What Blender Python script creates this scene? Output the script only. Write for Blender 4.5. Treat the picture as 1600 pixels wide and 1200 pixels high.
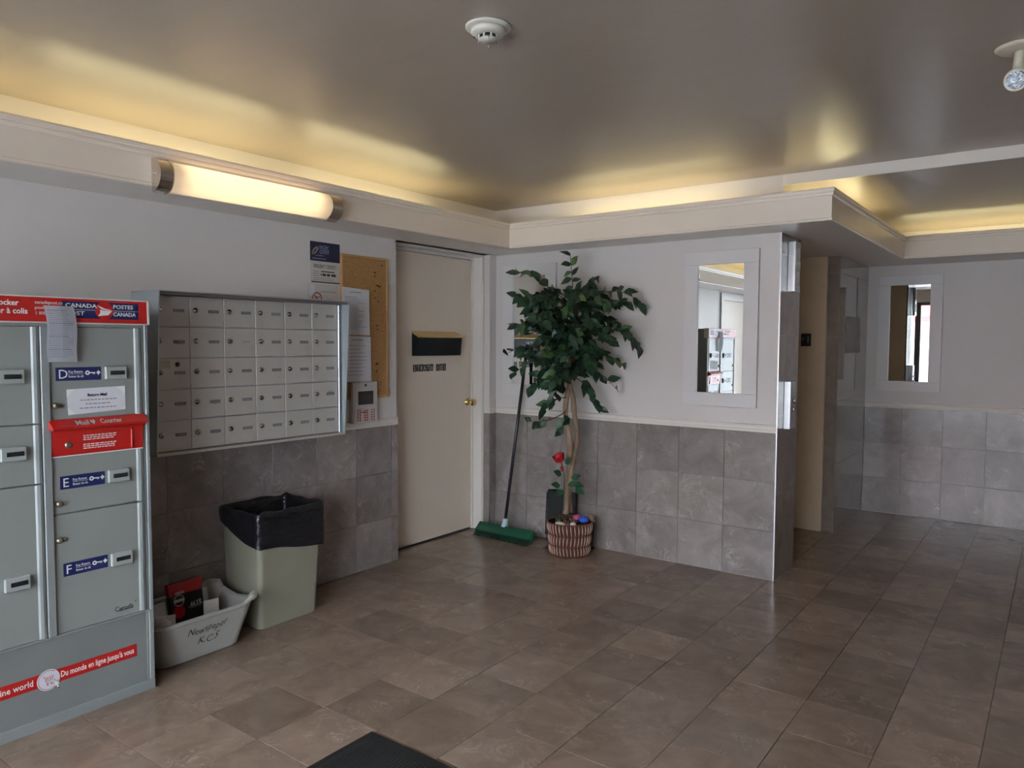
import bpy, bmesh, math, random
from mathutils import Matrix, Vector, noise as mnoise

random.seed(11)
for o in list(bpy.data.objects):
    bpy.data.objects.remove(o)
scene = bpy.context.scene
COL = scene.collection

# ------------------------------------------------------------------ camera
CAM_H = 1.5
F_PX = 1168.4
YAW, PITCH, ROLL = 0.634699, 0.0548707, 0.0044397
def cam_axes():
    cy, sy = math.cos(YAW), math.sin(YAW)
    cp, sp = math.cos(PITCH), math.sin(PITCH)
    fwd = Vector((-sy*cp, cy*cp, -sp))
    right = Vector((cy, sy, 0))
    up = right.cross(fwd)
    cr, sr = math.cos(ROLL), math.sin(ROLL)
    return right*cr + up*sr, up*cr - right*sr, fwd
RGT, UPV, FWD = cam_axes()
CAM = Vector((0, 0, CAM_H))
cd = bpy.data.cameras.new('camera')
cam = bpy.data.objects.new('camera', cd)
COL.objects.link(cam)
cd.sensor_fit = 'HORIZONTAL'
cd.sensor_width = 36.0
cd.lens = F_PX / 1600 * 36
cd.clip_start = 0.05
m = Matrix((RGT, UPV, -FWD)).transposed().to_4x4()
m.translation = CAM
cam.matrix_world = m
scene.camera = cam

# ------------------------------------------------------------------ world, exposure
W = bpy.data.worlds.new('world')
scene.world = W
W.use_nodes = True
bg = W.node_tree.nodes['Background']
bg.inputs[0].default_value = (0.83, 0.86, 1.0, 1)
bg.inputs[1].default_value = 26.5
scene.view_settings.view_transform = 'Standard'
scene.view_settings.look = 'None'
scene.view_settings.gamma = 1.0
scene.view_settings.use_curve_mapping = False
scene.view_settings.exposure = 0.0
COVE_STRENGTH = 14.0
LAMP_STRENGTH = 5.6

# ------------------------------------------------------------------ main dimensions
XA = -3.645      # tiled face of the left wall
XAP = -3.653     # painted face of the left wall
XD = -3.815      # leaf of the office door
YB = 4.735       # tiled face of the back wall
YBP = 4.743
XW = -1.425      # elevator wall
YE = 7.30        # far lobby wall
YEP = 7.308
YF = -1.80       # street front
XR = 2.40
ZS = 2.19        # soffit
ZC = 2.54        # ceiling
ZL = 2.475       # lobby ceiling
TS = 0.3155      # tile module
WT = 0.941       # top of wainscot tiles

# ------------------------------------------------------------------ materials
MATS = {}
def _nodes(name):
    mt = bpy.data.materials.new(name)
    mt.use_nodes = True
    nt = mt.node_tree
    return mt, nt, nt.nodes['Principled BSDF']

def mat(name, col, rough=.5, metal=0., var=.05, scale=9., bump=0., bscale=80., spec=.5, emit=0., stretch=None, coat=0.):
    mt, nt, b = _nodes(name)
    N, L = nt.nodes, nt.links
    tc = N.new('ShaderNodeTexCoord')
    vec = tc.outputs['Object']
    if stretch:
        mp = N.new('ShaderNodeMapping'); mp.inputs['Scale'].default_value = stretch
        L.new(vec, mp.inputs['Vector']); vec = mp.outputs['Vector']
    nz = N.new('ShaderNodeTexNoise'); nz.inputs['Scale'].default_value = scale; nz.inputs['Detail'].default_value = 4
    L.new(vec, nz.inputs['Vector'])
    rp = N.new('ShaderNodeValToRGB')
    rp.color_ramp.elements[0].position = .3; rp.color_ramp.elements[1].position = .7
    rp.color_ramp.elements[0].color = (*[max(0, c*(1-var)) for c in col], 1)
    rp.color_ramp.elements[1].color = (*[min(1, c*(1+var)) for c in col], 1)
    L.new(nz.outputs['Fac'], rp.inputs['Fac'])
    L.new(rp.outputs['Color'], b.inputs['Base Color'])
    b.inputs['Roughness'].default_value = rough
    b.inputs['Metallic'].default_value = metal
    b.inputs['Specular IOR Level'].default_value = spec
    b.inputs['Coat Weight'].default_value = coat
    b.inputs['Coat Roughness'].default_value = .1
    if emit:
        L.new(rp.outputs['Color'], b.inputs['Emission Color']); b.inputs['Emission Strength'].default_value = emit
    if bump:
        n2 = N.new('ShaderNodeTexNoise'); n2.inputs['Scale'].default_value = bscale; n2.inputs['Detail'].default_value = 3
        L.new(vec, n2.inputs['Vector'])
        bp = N.new('ShaderNodeBump'); bp.inputs['Strength'].default_value = bump; bp.inputs['Distance'].default_value = .01
        L.new(n2.outputs['Fac'], bp.inputs['Height']); L.new(bp.outputs['Normal'], b.inputs['Normal'])
    MATS[name] = mt
    return mt

def marble(name, dark, light, vein, rough=.2, rnd=.35, veins=1.0, spec=.5, obj_rand=True, coat=0., bump=.03):
    mt, nt, b = _nodes(name)
    N, L = nt.nodes, nt.links
    geo = N.new('ShaderNodeNewGeometry')
    oi = N.new('ShaderNodeObjectInfo')
    vm = N.new('ShaderNodeVectorMath'); vm.operation = 'ADD'
    cx = N.new('ShaderNodeCombineXYZ')
    ml = N.new('ShaderNodeMath'); ml.operation = 'MULTIPLY'; ml.inputs[1].default_value = 37.0 if obj_rand else 0.
    L.new(oi.outputs['Random'], ml.inputs[0])
    L.new(ml.outputs[0], cx.inputs[0]); L.new(ml.outputs[0], cx.inputs[1]); L.new(ml.outputs[0], cx.inputs[2])
    L.new(geo.outputs['Position'], vm.inputs[0]); L.new(cx.outputs[0], vm.inputs[1])
    v = vm.outputs[0]
    n1 = N.new('ShaderNodeTexNoise'); n1.inputs['Scale'].default_value = 5.; n1.inputs['Detail'].default_value = 9; n1.inputs['Roughness'].default_value = .62; n1.inputs['Distortion'].default_value = .8
    L.new(v, n1.inputs['Vector'])
    r1 = N.new('ShaderNodeValToRGB'); r1.color_ramp.elements[0].position = .32; r1.color_ramp.elements[1].position = .68
    r1.color_ramp.elements[0].color = (*dark, 1); r1.color_ramp.elements[1].color = (*light, 1)
    L.new(n1.outputs['Fac'], r1.inputs['Fac'])
    # thin pale veins: where a distorted noise crosses its mid value
    n2 = N.new('ShaderNodeTexNoise'); n2.inputs['Scale'].default_value = 8.; n2.inputs['Detail'].default_value = 6; n2.inputs['Roughness'].default_value = .65; n2.inputs['Distortion'].default_value = 1.2
    L.new(v, n2.inputs['Vector'])
    r2 = N.new('ShaderNodeValToRGB')
    e = r2.color_ramp.elements
    e[0].position = .478; e[0].color = (0, 0, 0, 1); e[1].position = .522; e[1].color = (0, 0, 0, 1)
    k = e.new(.5); k.color = (1, 1, 1, 1)
    L.new(n2.outputs['Fac'], r2.inputs['Fac'])
    n3 = N.new('ShaderNodeTexNoise'); n3.inputs['Scale'].default_value = 7.; n3.inputs['Detail'].default_value = 2
    L.new(v, n3.inputs['Vector'])
    r3 = N.new('ShaderNodeValToRGB'); r3.color_ramp.elements[0].position = .48; r3.color_ramp.elements[1].position = .72
    L.new(n3.outputs['Fac'], r3.inputs['Fac'])
    mm = N.new('ShaderNodeMath'); mm.operation = 'MULTIPLY'
    L.new(r2.outputs['Color'], mm.inputs[0]); L.new(r3.outputs['Color'], mm.inputs[1])
    m2 = N.new('ShaderNodeMath'); m2.operation = 'MULTIPLY'; m2.inputs[1].default_value = veins
    L.new(mm.outputs[0], m2.inputs[0])
    mx = N.new('ShaderNodeMix'); mx.data_type = 'RGBA'
    L.new(m2.outputs[0], mx.inputs['Factor']); L.new(r1.outputs['Color'], mx.inputs['A']); mx.inputs['B'].default_value = (*vein, 1)
    # piece to piece value
    mr = N.new('ShaderNodeMapRange'); mr.inputs['To Min'].default_value = 1-rnd; mr.inputs['To Max'].default_value = 1+rnd
    L.new(oi.outputs['Random'], mr.inputs['Value'])
    hs = N.new('ShaderNodeHueSaturation')
    L.new(mx.outputs['Result'], hs.inputs['Color'])
    L.new(mr.outputs['Result'], hs.inputs['Value'])
    L.new(hs.outputs['Color'], b.inputs['Base Color'])
    rr = N.new('ShaderNodeMapRange'); rr.inputs['To Min'].default_value = rough*.8; rr.inputs['To Max'].default_value = rough*1.25
    L.new(n1.outputs['Fac'], rr.inputs['Value']); L.new(rr.outputs['Result'], b.inputs['Roughness'])
    b.inputs['Specular IOR Level'].default_value = spec
    bp = N.new('ShaderNodeBump'); bp.inputs['Strength'].default_value = bump; bp.inputs['Distance'].default_value = .005
    b.inputs['Coat Weight'].default_value = coat; b.inputs['Coat Roughness'].default_value = .04; b.inputs['Coat IOR'].default_value = 1.6
    L.new(n1.outputs['Fac'], bp.inputs['Height']); L.new(bp.outputs['Normal'], b.inputs['Normal'])
    MATS[name] = mt
    return mt

def ramp_random(name, cols, rough=.4):
    """colour picked by the object's own random number"""
    mt, nt, b = _nodes(name)
    N, L = nt.nodes, nt.links
    oi = N.new('ShaderNodeObjectInfo')
    rp = N.new('ShaderNodeValToRGB'); rp.color_ramp.interpolation = 'LINEAR'
    e = rp.color_ramp.elements
    while len(e) < len(cols): e.new(.5)
    for i, (p, c) in enumerate(cols):
        e[i].position = p; e[i].color = (*c, 1)
    L.new(oi.outputs['Random'], rp.inputs['Fac'])
    tc = N.new('ShaderNodeTexCoord')
    nz = N.new('ShaderNodeTexNoise'); nz.inputs['Scale'].default_value = 40
    L.new(tc.outputs['Object'], nz.inputs['Vector'])
    hs = N.new('ShaderNodeHueSaturation')
    mr = N.new('ShaderNodeMapRange'); mr.inputs['To Min'].default_value = .75; mr.inputs['To Max'].default_value = 1.25
    L.new(nz.outputs['Fac'], mr.inputs['Value']); L.new(mr.outputs['Result'], hs.inputs['Value'])
    L.new(rp.outputs['Color'], hs.inputs['Color']); L.new(hs.outputs['Color'], b.inputs['Base Color'])
    b.inputs['Roughness'].default_value = rough
    MATS[name] = mt
    return mt

mat('paint', (.72, .675, .65), .45, var=.02, scale=2, bump=.03, bscale=120)
mat('trim_paint', (.80, .75, .69), .35, var=.02, scale=3)
mat('fascia_paint', (.90, .79, .67), .3, var=.02, scale=3)
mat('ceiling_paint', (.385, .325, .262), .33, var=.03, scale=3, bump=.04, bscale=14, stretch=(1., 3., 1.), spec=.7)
mat('door_paint', (.84, .73, .60), .4, var=.02, scale=3)
mat('frame_white', (.75, .725, .72), .35, var=.02, scale=4)
mat('grout', (.10, .085, .075), .9)
marble('floor_marble', (.20, .142, .105), (.285, .208, .156), (.55, .46, .38), rough=.17, rnd=.17, veins=.45)
marble('wall_marble', (.225, .192, .176), (.34, .297, .28), (.66, .60, .56), rough=.2, rnd=.15, veins=.55)
marble('polished_marble', (.25, .205, .175), (.33, .275, .235), (.45, .39, .33), rough=.06, rnd=.04, veins=.3, spec=.6, coat=.7, bump=0.)
mat('edge_metal', (.72, .74, .76), .3, 1.)
mat('chrome', (.72, .74, .76), .2, 1., var=.01)
mat('brushed_steel', (.55, .57, .58), .3, 1., stretch=(60, 1, 1))
mat('brass', (.72, .52, .22), .22, 1.)
mat('mirror', (.90, .93, .93), .008, 1., var=0.)
mat('locker_grey', (.28, .295, .275), .34, var=.03, scale=4)
mat('locker_frame', (.32, .35, .34), .42, var=.03, scale=4, metal=.25)
mat('skirt_grey', (.215, .228, .225), .35, var=.05, scale=4)
mat('locker_slot', (.36, .385, .365), .3)
mat('dark_slot', (.012, .013, .014), .5)
mat('post_red', (.52, .016, .013), .28, var=.03)
mat('post_blue', (.010, .018, .105), .45)
mat('navy', (.016, .018, .055), .5)
mat('white_print', (.80, .80, .78), .5)
mat('paper', (.70, .70, .74), .7, var=.03, scale=20)
mat('paper_warm', (.62, .58, .54), .7, var=.03, scale=20)
mat('ink', (.03, .03, .035), .6)
mat('ink_grey', (.28, .28, .30), .7)
mat('ink_blue', (.30, .34, .46), .7)
mat('no_red', (.42, .04, .045), .5)
mat('mailbox_grey', (.52, .49, .45), .38, var=.02, metal=.15)
mat('mailbox_frame', (.50, .55, .57), .28, metal=.55, var=.03)
mat('mailbox_lip_shade', (.14, .12, .11), .45)
mat('label_plate', (.17, .17, .175), .4)
mat('lock_steel', (.34, .33, .30), .22, 1.)
mat('note_olive', (.36, .35, .27), .6)
mat('lock_brass', (.36, .33, .26), .35, .9)
mat('cork', (.42, .225, .082), .85, var=.25, scale=90, bump=.3, bscale=220)
mat('cork_frame', (.50, .29, .11), .5, var=.1, stretch=(1, 12, 1))
mat('pin_metal', (.20, .13, .07), .3, .8)
mat('intercom_white', (.60, .575, .56), .4)
mat('screen', (.045, .045, .042), .2)
mat('screen_dark', (.012, .012, .012), .3)
mat('dot_red', (.58, .03, .03), .5)
mat('black_gloss', (.004, .007, .009), .5, spec=.25)
mat('black_plate', (.02, .016, .013), .5)
mat('bin_plastic', (.265, .252, .188), .42, var=.03, bump=.04, bscale=200)
mat('bag_black', (.010, .010, .013), .25, bump=.8, bscale=17, stretch=(1, 1, 2.2))
mat('tub_plastic', (.38, .37, .335), .42, var=.06, scale=6)
mat('pack_red', (.34, .012, .012), .25)
mat('pack_black', (.012, .008, .010), .3)
mat('bark', (.30, .205, .135), .8, var=.35, scale=22, bump=.5, bscale=50, stretch=(1, 1, .35))
mat('twig', (.10, .075, .05), .8)
ramp_random('leaf', [(0., (.012, .036, .022)), (.5, (.022, .066, .030)), (.85, (.050, .125, .042)), (1., (.13, .23, .06))], .38)
mat('leaf_back', (.020, .060, .029), .45, var=.5, scale=30)
mat('wicker_light', (.64, .47, .35), .5, var=.15, scale=30)
mat('wicker_red', (.15, .036, .022), .5, var=.3, scale=30)
mat('wicker_dark', (.05, .022, .014), .7)
mat('soil', (.06, .035, .025), .95, var=.6, scale=50, bump=.8, bscale=60)
mat('stone_white', (.60, .55, .47), .5, var=.2, scale=20)
mat('stone_blue', (.03, .10, .52), .3, var=.2, scale=15)
mat('stone_pink', (.52, .07, .15), .35, var=.25, scale=15)
mat('stone_brown', (.13, .06, .04), .6, var=.4, scale=40)
mat('dry_leaf', (.50, .38, .24), .6, var=.25, scale=30)
mat('rose_red', (.62, .012, .02), .45, var=.15, scale=40)
mat('rose_green', (.02, .085, .04), .45, var=.3, scale=40)
mat('broom_green', (.005, .085, .042), .35, var=.05)
mat('bristle', (.015, .04, .024), .8, var=.5, scale=120, stretch=(1, 1, .1))
mat('broom_socket', (.40, .50, .55), .35)
mat('handle_black', (.012, .014, .022), .18)
mat('bag_green_black', (.012, .017, .017), .55, bump=.2, bscale=14)
mat('mat_rubber', (.012, .014, .013), .75, var=.5, scale=220, bump=.6, bscale=300)
mat('mat_edge', (.012, .012, .012), .6)
mat('detector_white', (.62, .60, .53), .4)
mat('spot_cream', (.60, .55, .44), .4)
mat('reflector', (.55, .60, .68), .12, .9, var=.5, scale=140, bump=.8, bscale=130)
mat('jamb_beige', (.74, .58, .40), .32, var=.03)
mat('cap_nickel', (.66, .60, .54), .22, 1.)
mat('pavement', (.42, .41, .40), .9, var=.15, scale=3)
mat('facade', (.60, .58, .54), .8, var=.06)
mat('facade_glass', (.05, .07, .09), .1)
mat('front_frame', (.05, .05, .055), .4, .5)
mat('curtain', (.10, .10, .115), .8, var=.2, scale=30)

def emitter(name, col, strength):
    mt, nt, b = _nodes(name)
    N, L = nt.nodes, nt.links
    b.inputs['Base Color'].default_value = (.8, .75, .65, 1)
    b.inputs['Roughness'].default_value = .4
    tc = N.new('ShaderNodeTexCoord'); nz = N.new('ShaderNodeTexNoise'); nz.inputs['Scale'].default_value = 3
    L.new(tc.outputs['Object'], nz.inputs['Vector'])
    rp = N.new('ShaderNodeValToRGB')
    rp.color_ramp.elements[0].color = (*[c*.97 for c in col], 1); rp.color_ramp.elements[1].color = (*col, 1)
    L.new(nz.outputs['Fac'], rp.inputs['Fac']); L.new(rp.outputs['Color'], b.inputs['Emission Color'])
    b.inputs['Emission Strength'].default_value = strength
    MATS[name] = mt
emitter('cove_tube', (1., .90, .50), COVE_STRENGTH)
emitter('lamp_glow', (1., .74, .43), LAMP_STRENGTH)

def clear_glass():
    mt = bpy.data.materials.new('window_glass'); mt.use_nodes = True
    nt = mt.node_tree; N, L = nt.nodes, nt.links
    N.remove(N['Principled BSDF'])
    tr = N.new('ShaderNodeBsdfTransparent'); tr.inputs[0].default_value = (.93, .96, .95, 1)
    gl = N.new('ShaderNodeBsdfGlossy'); gl.inputs['Roughness'].default_value = .01
    fr = N.new('ShaderNodeFresnel'); fr.inputs['IOR'].default_value = 1.45
    mx = N.new('ShaderNodeMixShader')
    L.new(fr.outputs[0], mx.inputs[0]); L.new(tr.outputs[0], mx.inputs[1]); L.new(gl.outputs[0], mx.inputs[2])
    L.new(mx.outputs[0], N['Material Output'].inputs['Surface'])
    MATS['window_glass'] = mt
clear_glass()
def frosted():
    mt = bpy.data.materials.new('frosted_diffuser'); mt.use_nodes = True
    nt = mt.node_tree; N, L = nt.nodes, nt.links
    N.remove(N['Principled BSDF'])
    tr = N.new('ShaderNodeBsdfTranslucent'); df = N.new('ShaderNodeBsdfDiffuse'); gl = N.new('ShaderNodeBsdfGlossy')
    tc = N.new('ShaderNodeTexCoord'); nz = N.new('ShaderNodeTexNoise'); nz.inputs['Scale'].default_value = 6
    rp = N.new('ShaderNodeValToRGB'); rp.color_ramp.elements[0].color = (.86, .83, .78, 1); rp.color_ramp.elements[1].color = (.92, .89, .84, 1)
    L.new(tc.outputs['Object'], nz.inputs['Vector']); L.new(nz.outputs['Fac'], rp.inputs['Fac'])
    L.new(rp.outputs['Color'], tr.inputs[0]); L.new(rp.outputs['Color'], df.inputs[0]); gl.inputs['Roughness'].default_value = .15
    m1 = N.new('ShaderNodeMixShader'); m1.inputs[0].default_value = .3
    L.new(tr.outputs[0], m1.inputs[1]); L.new(df.outputs[0], m1.inputs[2])
    m2 = N.new('ShaderNodeMixShader'); m2.inputs[0].default_value = .05
    L.new(m1.outputs[0], m2.inputs[1]); L.new(gl.outputs[0], m2.inputs[2])
    L.new(m2.outputs[0], N['Material Output'].inputs['Surface'])
    MATS['frosted_diffuser'] = mt
frosted()

# ------------------------------------------------------------------ mesh helpers
class MB:
    def __init__(self):
        self.bm = bmesh.new()
    def box(self, x0, x1, y0, y1, z0, z1, bev=0., seg=1):
        vs = [self.bm.verts.new((x, y, z)) for x in (x0, x1) for y in (y0, y1) for z in (z0, z1)]
        q = [(0, 1, 3, 2), (4, 6, 7, 5), (0, 4, 5, 1), (2, 3, 7, 6), (0, 2, 6, 4), (1, 5, 7, 3)]
        fs = [self.bm.faces.new([vs[i] for i in f]) for f in q]
        if bev:
            es = list({e for f in fs for e in f.edges})
            bmesh.ops.bevel(self.bm, geom=es, offset=bev, segments=seg, affect='EDGES', profile=.5)
        return self
    def prism(self, pts, axis, a, b):
        """closed 2D outline pts extruded along axis from a to b; (u,v) are the other two axes in xyz order"""
        def P(u, v, w):
            return {'x': (w, u, v), 'y': (u, w, v), 'z': (u, v, w)}[axis]
        A = [self.bm.verts.new(P(u, v, a)) for u, v in pts]
        B = [self.bm.verts.new(P(u, v, b)) for u, v in pts]
        n = len(pts)
        self.bm.faces.new(A); self.bm.faces.new(B[::-1])
        for i in range(n):
            self.bm.faces.new((A[i], B[i], B[(i+1) % n], A[(i+1) % n]))
        return self
    def rings(self, rings, closed=True, cap0=False, cap1=False, smooth=False):
        V = [[self.bm.verts.new(p) for p in r] for r in rings]
        n = len(V[0])
        for i in range(len(V)-1):
            for j in range(n if closed else n-1):
                k = (j+1) % n
                f = self.bm.faces.new((V[i][j], V[i][k], V[i+1][k], V[i+1][j])); f.smooth = smooth
        if cap0: self.bm.faces.new(V[0][::-1])
        if cap1: self.bm.faces.new(V[-1])
        return self
    def lathe(self, prof, c, axis=(0, 0, 1), n=24, smooth=True, cap=True):
        ax = Vector(axis).normalized()
        u = ax.orthogonal().normalized(); v = ax.cross(u); c = Vector(c)
        R = [[c + ax*h + (u*math.cos(2*math.pi*j/n) + v*math.sin(2*math.pi*j/n))*max(r, 1e-4) for j in range(n)] for r, h in prof]
        return self.rings(R, True, cap, cap, smooth)
    def tube(self, pts, rad, n=8, smooth=True):
        pts = [Vector(p) for p in pts]
        if not hasattr(rad, '__len__'): rad = [rad]*len(pts)
        R = []; pu = None
        for i, p in enumerate(pts):
            d = (pts[min(i+1, len(pts)-1)] - pts[max(i-1, 0)]).normalized()
            u = (pu - d*pu.dot(d)).normalized() if pu is not None and (pu - d*pu.dot(d)).length > 1e-4 else d.orthogonal().normalized()
            v = d.cross(u); pu = u
            R.append([p + (u*math.cos(2*math.pi*j/n) + v*math.sin(2*math.pi*j/n))*rad[i] for j in range(n)])
        return self.rings(R, True, True, True, smooth)
    def blob(self, c, r, seed=0, rough=.15, sub=2):
        ret = bmesh.ops.create_icosphere(self.bm, subdivisions=sub, radius=1)
        for v in ret['verts']:
            k = 1 + rough*mnoise.noise(v.co*1.7 + Vector((seed*3.1, seed, 0)))
            v.co = Vector((v.co.x*r[0]*k + c[0], v.co.y*r[1]*k + c[1], v.co.z*r[2]*k + c[2]))
            for f in v.link_faces: f.smooth = True
        return self
    def build(self, name, material, parent=None, label=None, loc=None):
        bmesh.ops.recalc_face_normals(self.bm, faces=self.bm.faces[:])
        me = bpy.data.meshes.new(name)
        off = Vector((0, 0, 0))
        p = parent
        while p is not None:
            off += p.location; p = p.parent
        if loc is not None: off = off + Vector(loc) if False else off
        for v in self.bm.verts: v.co -= off
        self.bm.to_mesh(me); self.bm.free()
        return link(name, me, material, parent, label)

def link(name, me, material, parent=None, label=None):
    o = bpy.data.objects.new(name, me)
    if not me.materials: me.materials.append(MATS[material])
    COL.objects.link(o)
    if parent is not None: o.parent = parent
    if label: o['label'] = label
    return o

def tag(o, label, cat, group=None):
    o['label'] = label; o['category'] = cat
    if group: o['group'] = group
    return o
def thing(name, loc, label, cat, group=None):
    o = bpy.data.objects.new(name, None); COL.objects.link(o)
    o.location = loc; o.empty_display_size = .1
    return tag(o, label, cat, group)
def struct(o):
    o['kind'] = 'structure'; return o

def text(s, size, at, face, material, parent, name='lettering', align='LEFT', shear=0., sx=1., fit=None, label=None, flip=False, bold=0.):
    """flat lettering lying on a surface; at = point of its baseline start (or centre), face = '+x' or '-y'"""
    cu = bpy.data.curves.new('t', 'FONT'); cu.body = s; cu.size = size; cu.align_x = align
    cu.shear = shear; cu.extrude = .0004; cu.resolution_u = 2; cu.offset = bold
    tmp = bpy.data.objects.new('t', cu)
    me = bpy.data.meshes.new_from_object(tmp)
    bpy.data.objects.remove(tmp); bpy.data.curves.remove(cu)
    me.name = name
    xs = [v.co.x for v in me.vertices]
    if fit and xs: sx = fit / max(1e-6, max(xs) - min(xs))
    off = Vector((0, 0, 0)); p = parent
    while p is not None:
        off += p.location; p = p.parent
    for v in me.vertices:
        a, b_, d = v.co.x*sx, v.co.y, v.co.z
        if flip: a, b_ = -a, -b_
        q = Vector((d, a, b_)) if face == '+x' else Vector((a, -d, b_))
        v.co = q + Vector(at) - off
    me.materials.clear()
    return link(name, me, material, parent, label)

def lines(mb, y0, y1, z0, z1, n, x, h=.004, seed=0, minw=.5, th=.0006):
    """rows of unreadable small print on a +x facing sheet"""
    r = random.Random(seed)
    for i in range(n):
        z = z1 - (z1-z0)*(i+.5)/n
        w = (y1-y0)*r.uniform(minw, 1)
        mb.box(x, x+th, y0, y0+w, z-h/2, z+h/2)
    return mb

def in_view(p, margin=30):
    d = Vector(p) - CAM
    z = d.dot(FWD)
    if z < .2: return False
    return -margin < 800 + F_PX*d.dot(RGT)/z < 1600+margin and -margin < 600 - F_PX*d.dot(UPV)/z < 1200+margin

# ------------------------------------------------------------------ the setting
fl = MB().box(XA-.3, XR, YF-.02, YE+.02, -.06, -.006).build('floor', 'grout'); struct(fl)
tile_me = None
GX0, GY0 = -0.19, 2.592
rest = MB()
nx0, nx1 = -11, 8
for i in range(-12, 9):
    for j in range(-15, 16):
        x0, y0 = GX0 + i*TS, GY0 + j*TS
        x1, y1 = x0+TS, y0+TS
        cx0, cx1, cy0, cy1 = max(x0, XD+.02), min(x1, XR), max(y0, YF), min(y1, YE)
        if cx1-cx0 < .02 or cy1-cy0 < .02: continue
        # solid blocks of the building
        if cy0 > 4.65 and cx1 < XW-.35: continue
        if cx1 < XA+.0 and (cy1 < 3.6 or cy0 > 4.7): continue
        vis = any(in_view((x, y, 0), 10) for x in (cx0, (cx0+cx1)/2, cx1) for y in (cy0, (cy0+cy1)/2, cy1))
        g = .0011
        full = abs(cx1-cx0-TS) < 1e-5 and abs(cy1-cy0-TS) < 1e-5
        if not vis:
            rest.box(cx0+g, cx1-g, cy0+g, cy1-g, -.008, 0.)
        elif full:
            if tile_me is None:
                b = MB().box(-TS/2+g, TS/2-g, -TS/2+g, TS/2-g, -.008, 0., .0008)
                bmesh.ops.recalc_face_normals(b.bm, faces=b.bm.faces[:])
                tile_me = bpy.data.meshes.new('floor_tile'); b.bm.to_mesh(tile_me); b.bm.free()
            o = link('tile', tile_me, 'floor_marble', fl)
            o.location = ((x0+x1)/2, (y0+y1)/2, random.uniform(-.0004, .0004))
        else:
            MB().box(cx0+g, cx1-g, cy0+g, cy1-g, -.008, 0., .0008).build('tile', 'floor_marble', fl)
r_ = rest.build('tile_field', 'floor_marble', fl); r_['kind'] = 'stuff'

def wall_tile(parent, x0, x1, y0, y1, z0, z1, material='wall_marble'):
    return MB().box(x0, x1, y0, y1, z0, z1, .0008).build('tile', material, parent)

ROWS = [(0.002, .313), (.313, .627), (.627, WT)]
G = .0009
# left wall with the door recess
wl = struct(MB().box(-4.1, XAP, YF, 3.632, -.05, ZC+.1)
            .box(-4.1, XAP, 3.632, 4.66, ZS, ZC+.1)
            .box(-4.1, XAP, 4.66, YBP, -.05, ZC+.1)
            .box(-4.1, XD-.05, 3.6, 4.70, -.05, ZS+.02).build('wall_left', 'paint'))
ys = [3.636, 3.575, 3.258] + [3.258-TS*k for k in range(1, 17)]
for a, b in zip(ys[1:], ys[:-1]):
    for z0, z1 in ROWS:
        wall_tile(wl, XAP-.002, XA, max(a, -.10)+G, b-G, z0+G, z1-G) if b > -.08 else None
for z0, z1 in ROWS:
    wall_tile(wl, XAP-.002, XA, 4.662+G, YB-G, z0+G, z1-G)                 # stub beside the back wall
    wall_tile(wl, -3.704, XA-.002, 4.652, 4.662, z0+G, z1-G)               # return of the recess
    wall_tile(wl, XD, XA-.002, 3.630, 3.636, z0+G, z1-G)
# back wall
wb = struct(MB().box(-4.1, XW-.2, YBP, YBP+.14, -.05, ZC+.1).box(XW-.2, XW-.0005, YBP, YBP+.14, -.05, ZC+.1).build('wall_back', 'paint'))
xs = [-1.447-TS*k for k in range(0, 7)] + [XA]
xs = [XW-.003] + xs[1:]
for a, b in zip(xs[1:], xs[:-1]):
    for z0, z1 in ROWS:
        wall_tile(wb, a+G, b-G, YB, YBP+.002, z0+G, z1-G)
struct(MB().box(XW-.006, XW+.001, YB-.001, YB+.004, 0, ZS, .0005).build('trim_1', 'edge_metal'))
# elevator wall: marble pier, recess, marble beyond
wr = struct(MB().box(XW-.33, XW-.012, YBP+.141, 5.150, -.05, ZC+.1)
            .box(XW-.33, XW-.012, 6.275, YE+.1, -.05, ZC+.1)
            .box(XW-.33, XW-.012, 5.150, 6.275, ZS+.02, ZC+.1)
            .box(XW-.45, XW-.33, 5.05, 6.4, -.05, ZC+.1).build('wall_elevator', 'paint'))
zr = [0.002, .62, 1.24, 1.555, 2.17, ZS+.005]
zr = [0.002, .55, 1.05, 1.555, 2.06, ZS+.005]
for a, b in ((YBP+.141, 5.160), (6.265, 6.78), (6.78, YE)):
    for z0, z1 in zip(zr[:-1], zr[1:]):
        wall_tile(wr, XW-.012, XW, a+G/2, b-G/2, z0+G/2, z1-G/2, 'polished_marble')
for z0, z1 in zip(zr[:-1], zr[1:]):
    wall_tile(wr, XW-.092, XW-.0125, 6.2655, 6.276, z0+G/2, z1-G/2, 'polished_marble')
# far lobby wall
for z0, z1 in zip(zr[:-1], zr[1:]):
    wall_tile(wr, XW-.0004, XW+.0001, YB+.004, YBP+.1405, z0+G/2, z1-G/2, 'polished_marble')
wf = struct(MB().box(XW-.4, XR+.1, YEP, YEP+.12, -.05, ZC+.1).build('wall_far', 'paint'))
x = XW+.001
edges = [x, -1.121] + [-1.121+TS*k for k in range(1, 12)]
for a, b in zip(edges[:-1], edges[1:]):
    if a > XR-.05: break
    for z0, z1 in ROWS:
        wall_tile(wf, a+G, min(b, XR)-G, YE, YEP+.002, z0+G, z1-G)
struct(MB().box(XR, XR+.12, YF-.1, YE+.2, -.05, ZC+.1).build('wall_right', 'paint'))
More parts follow.
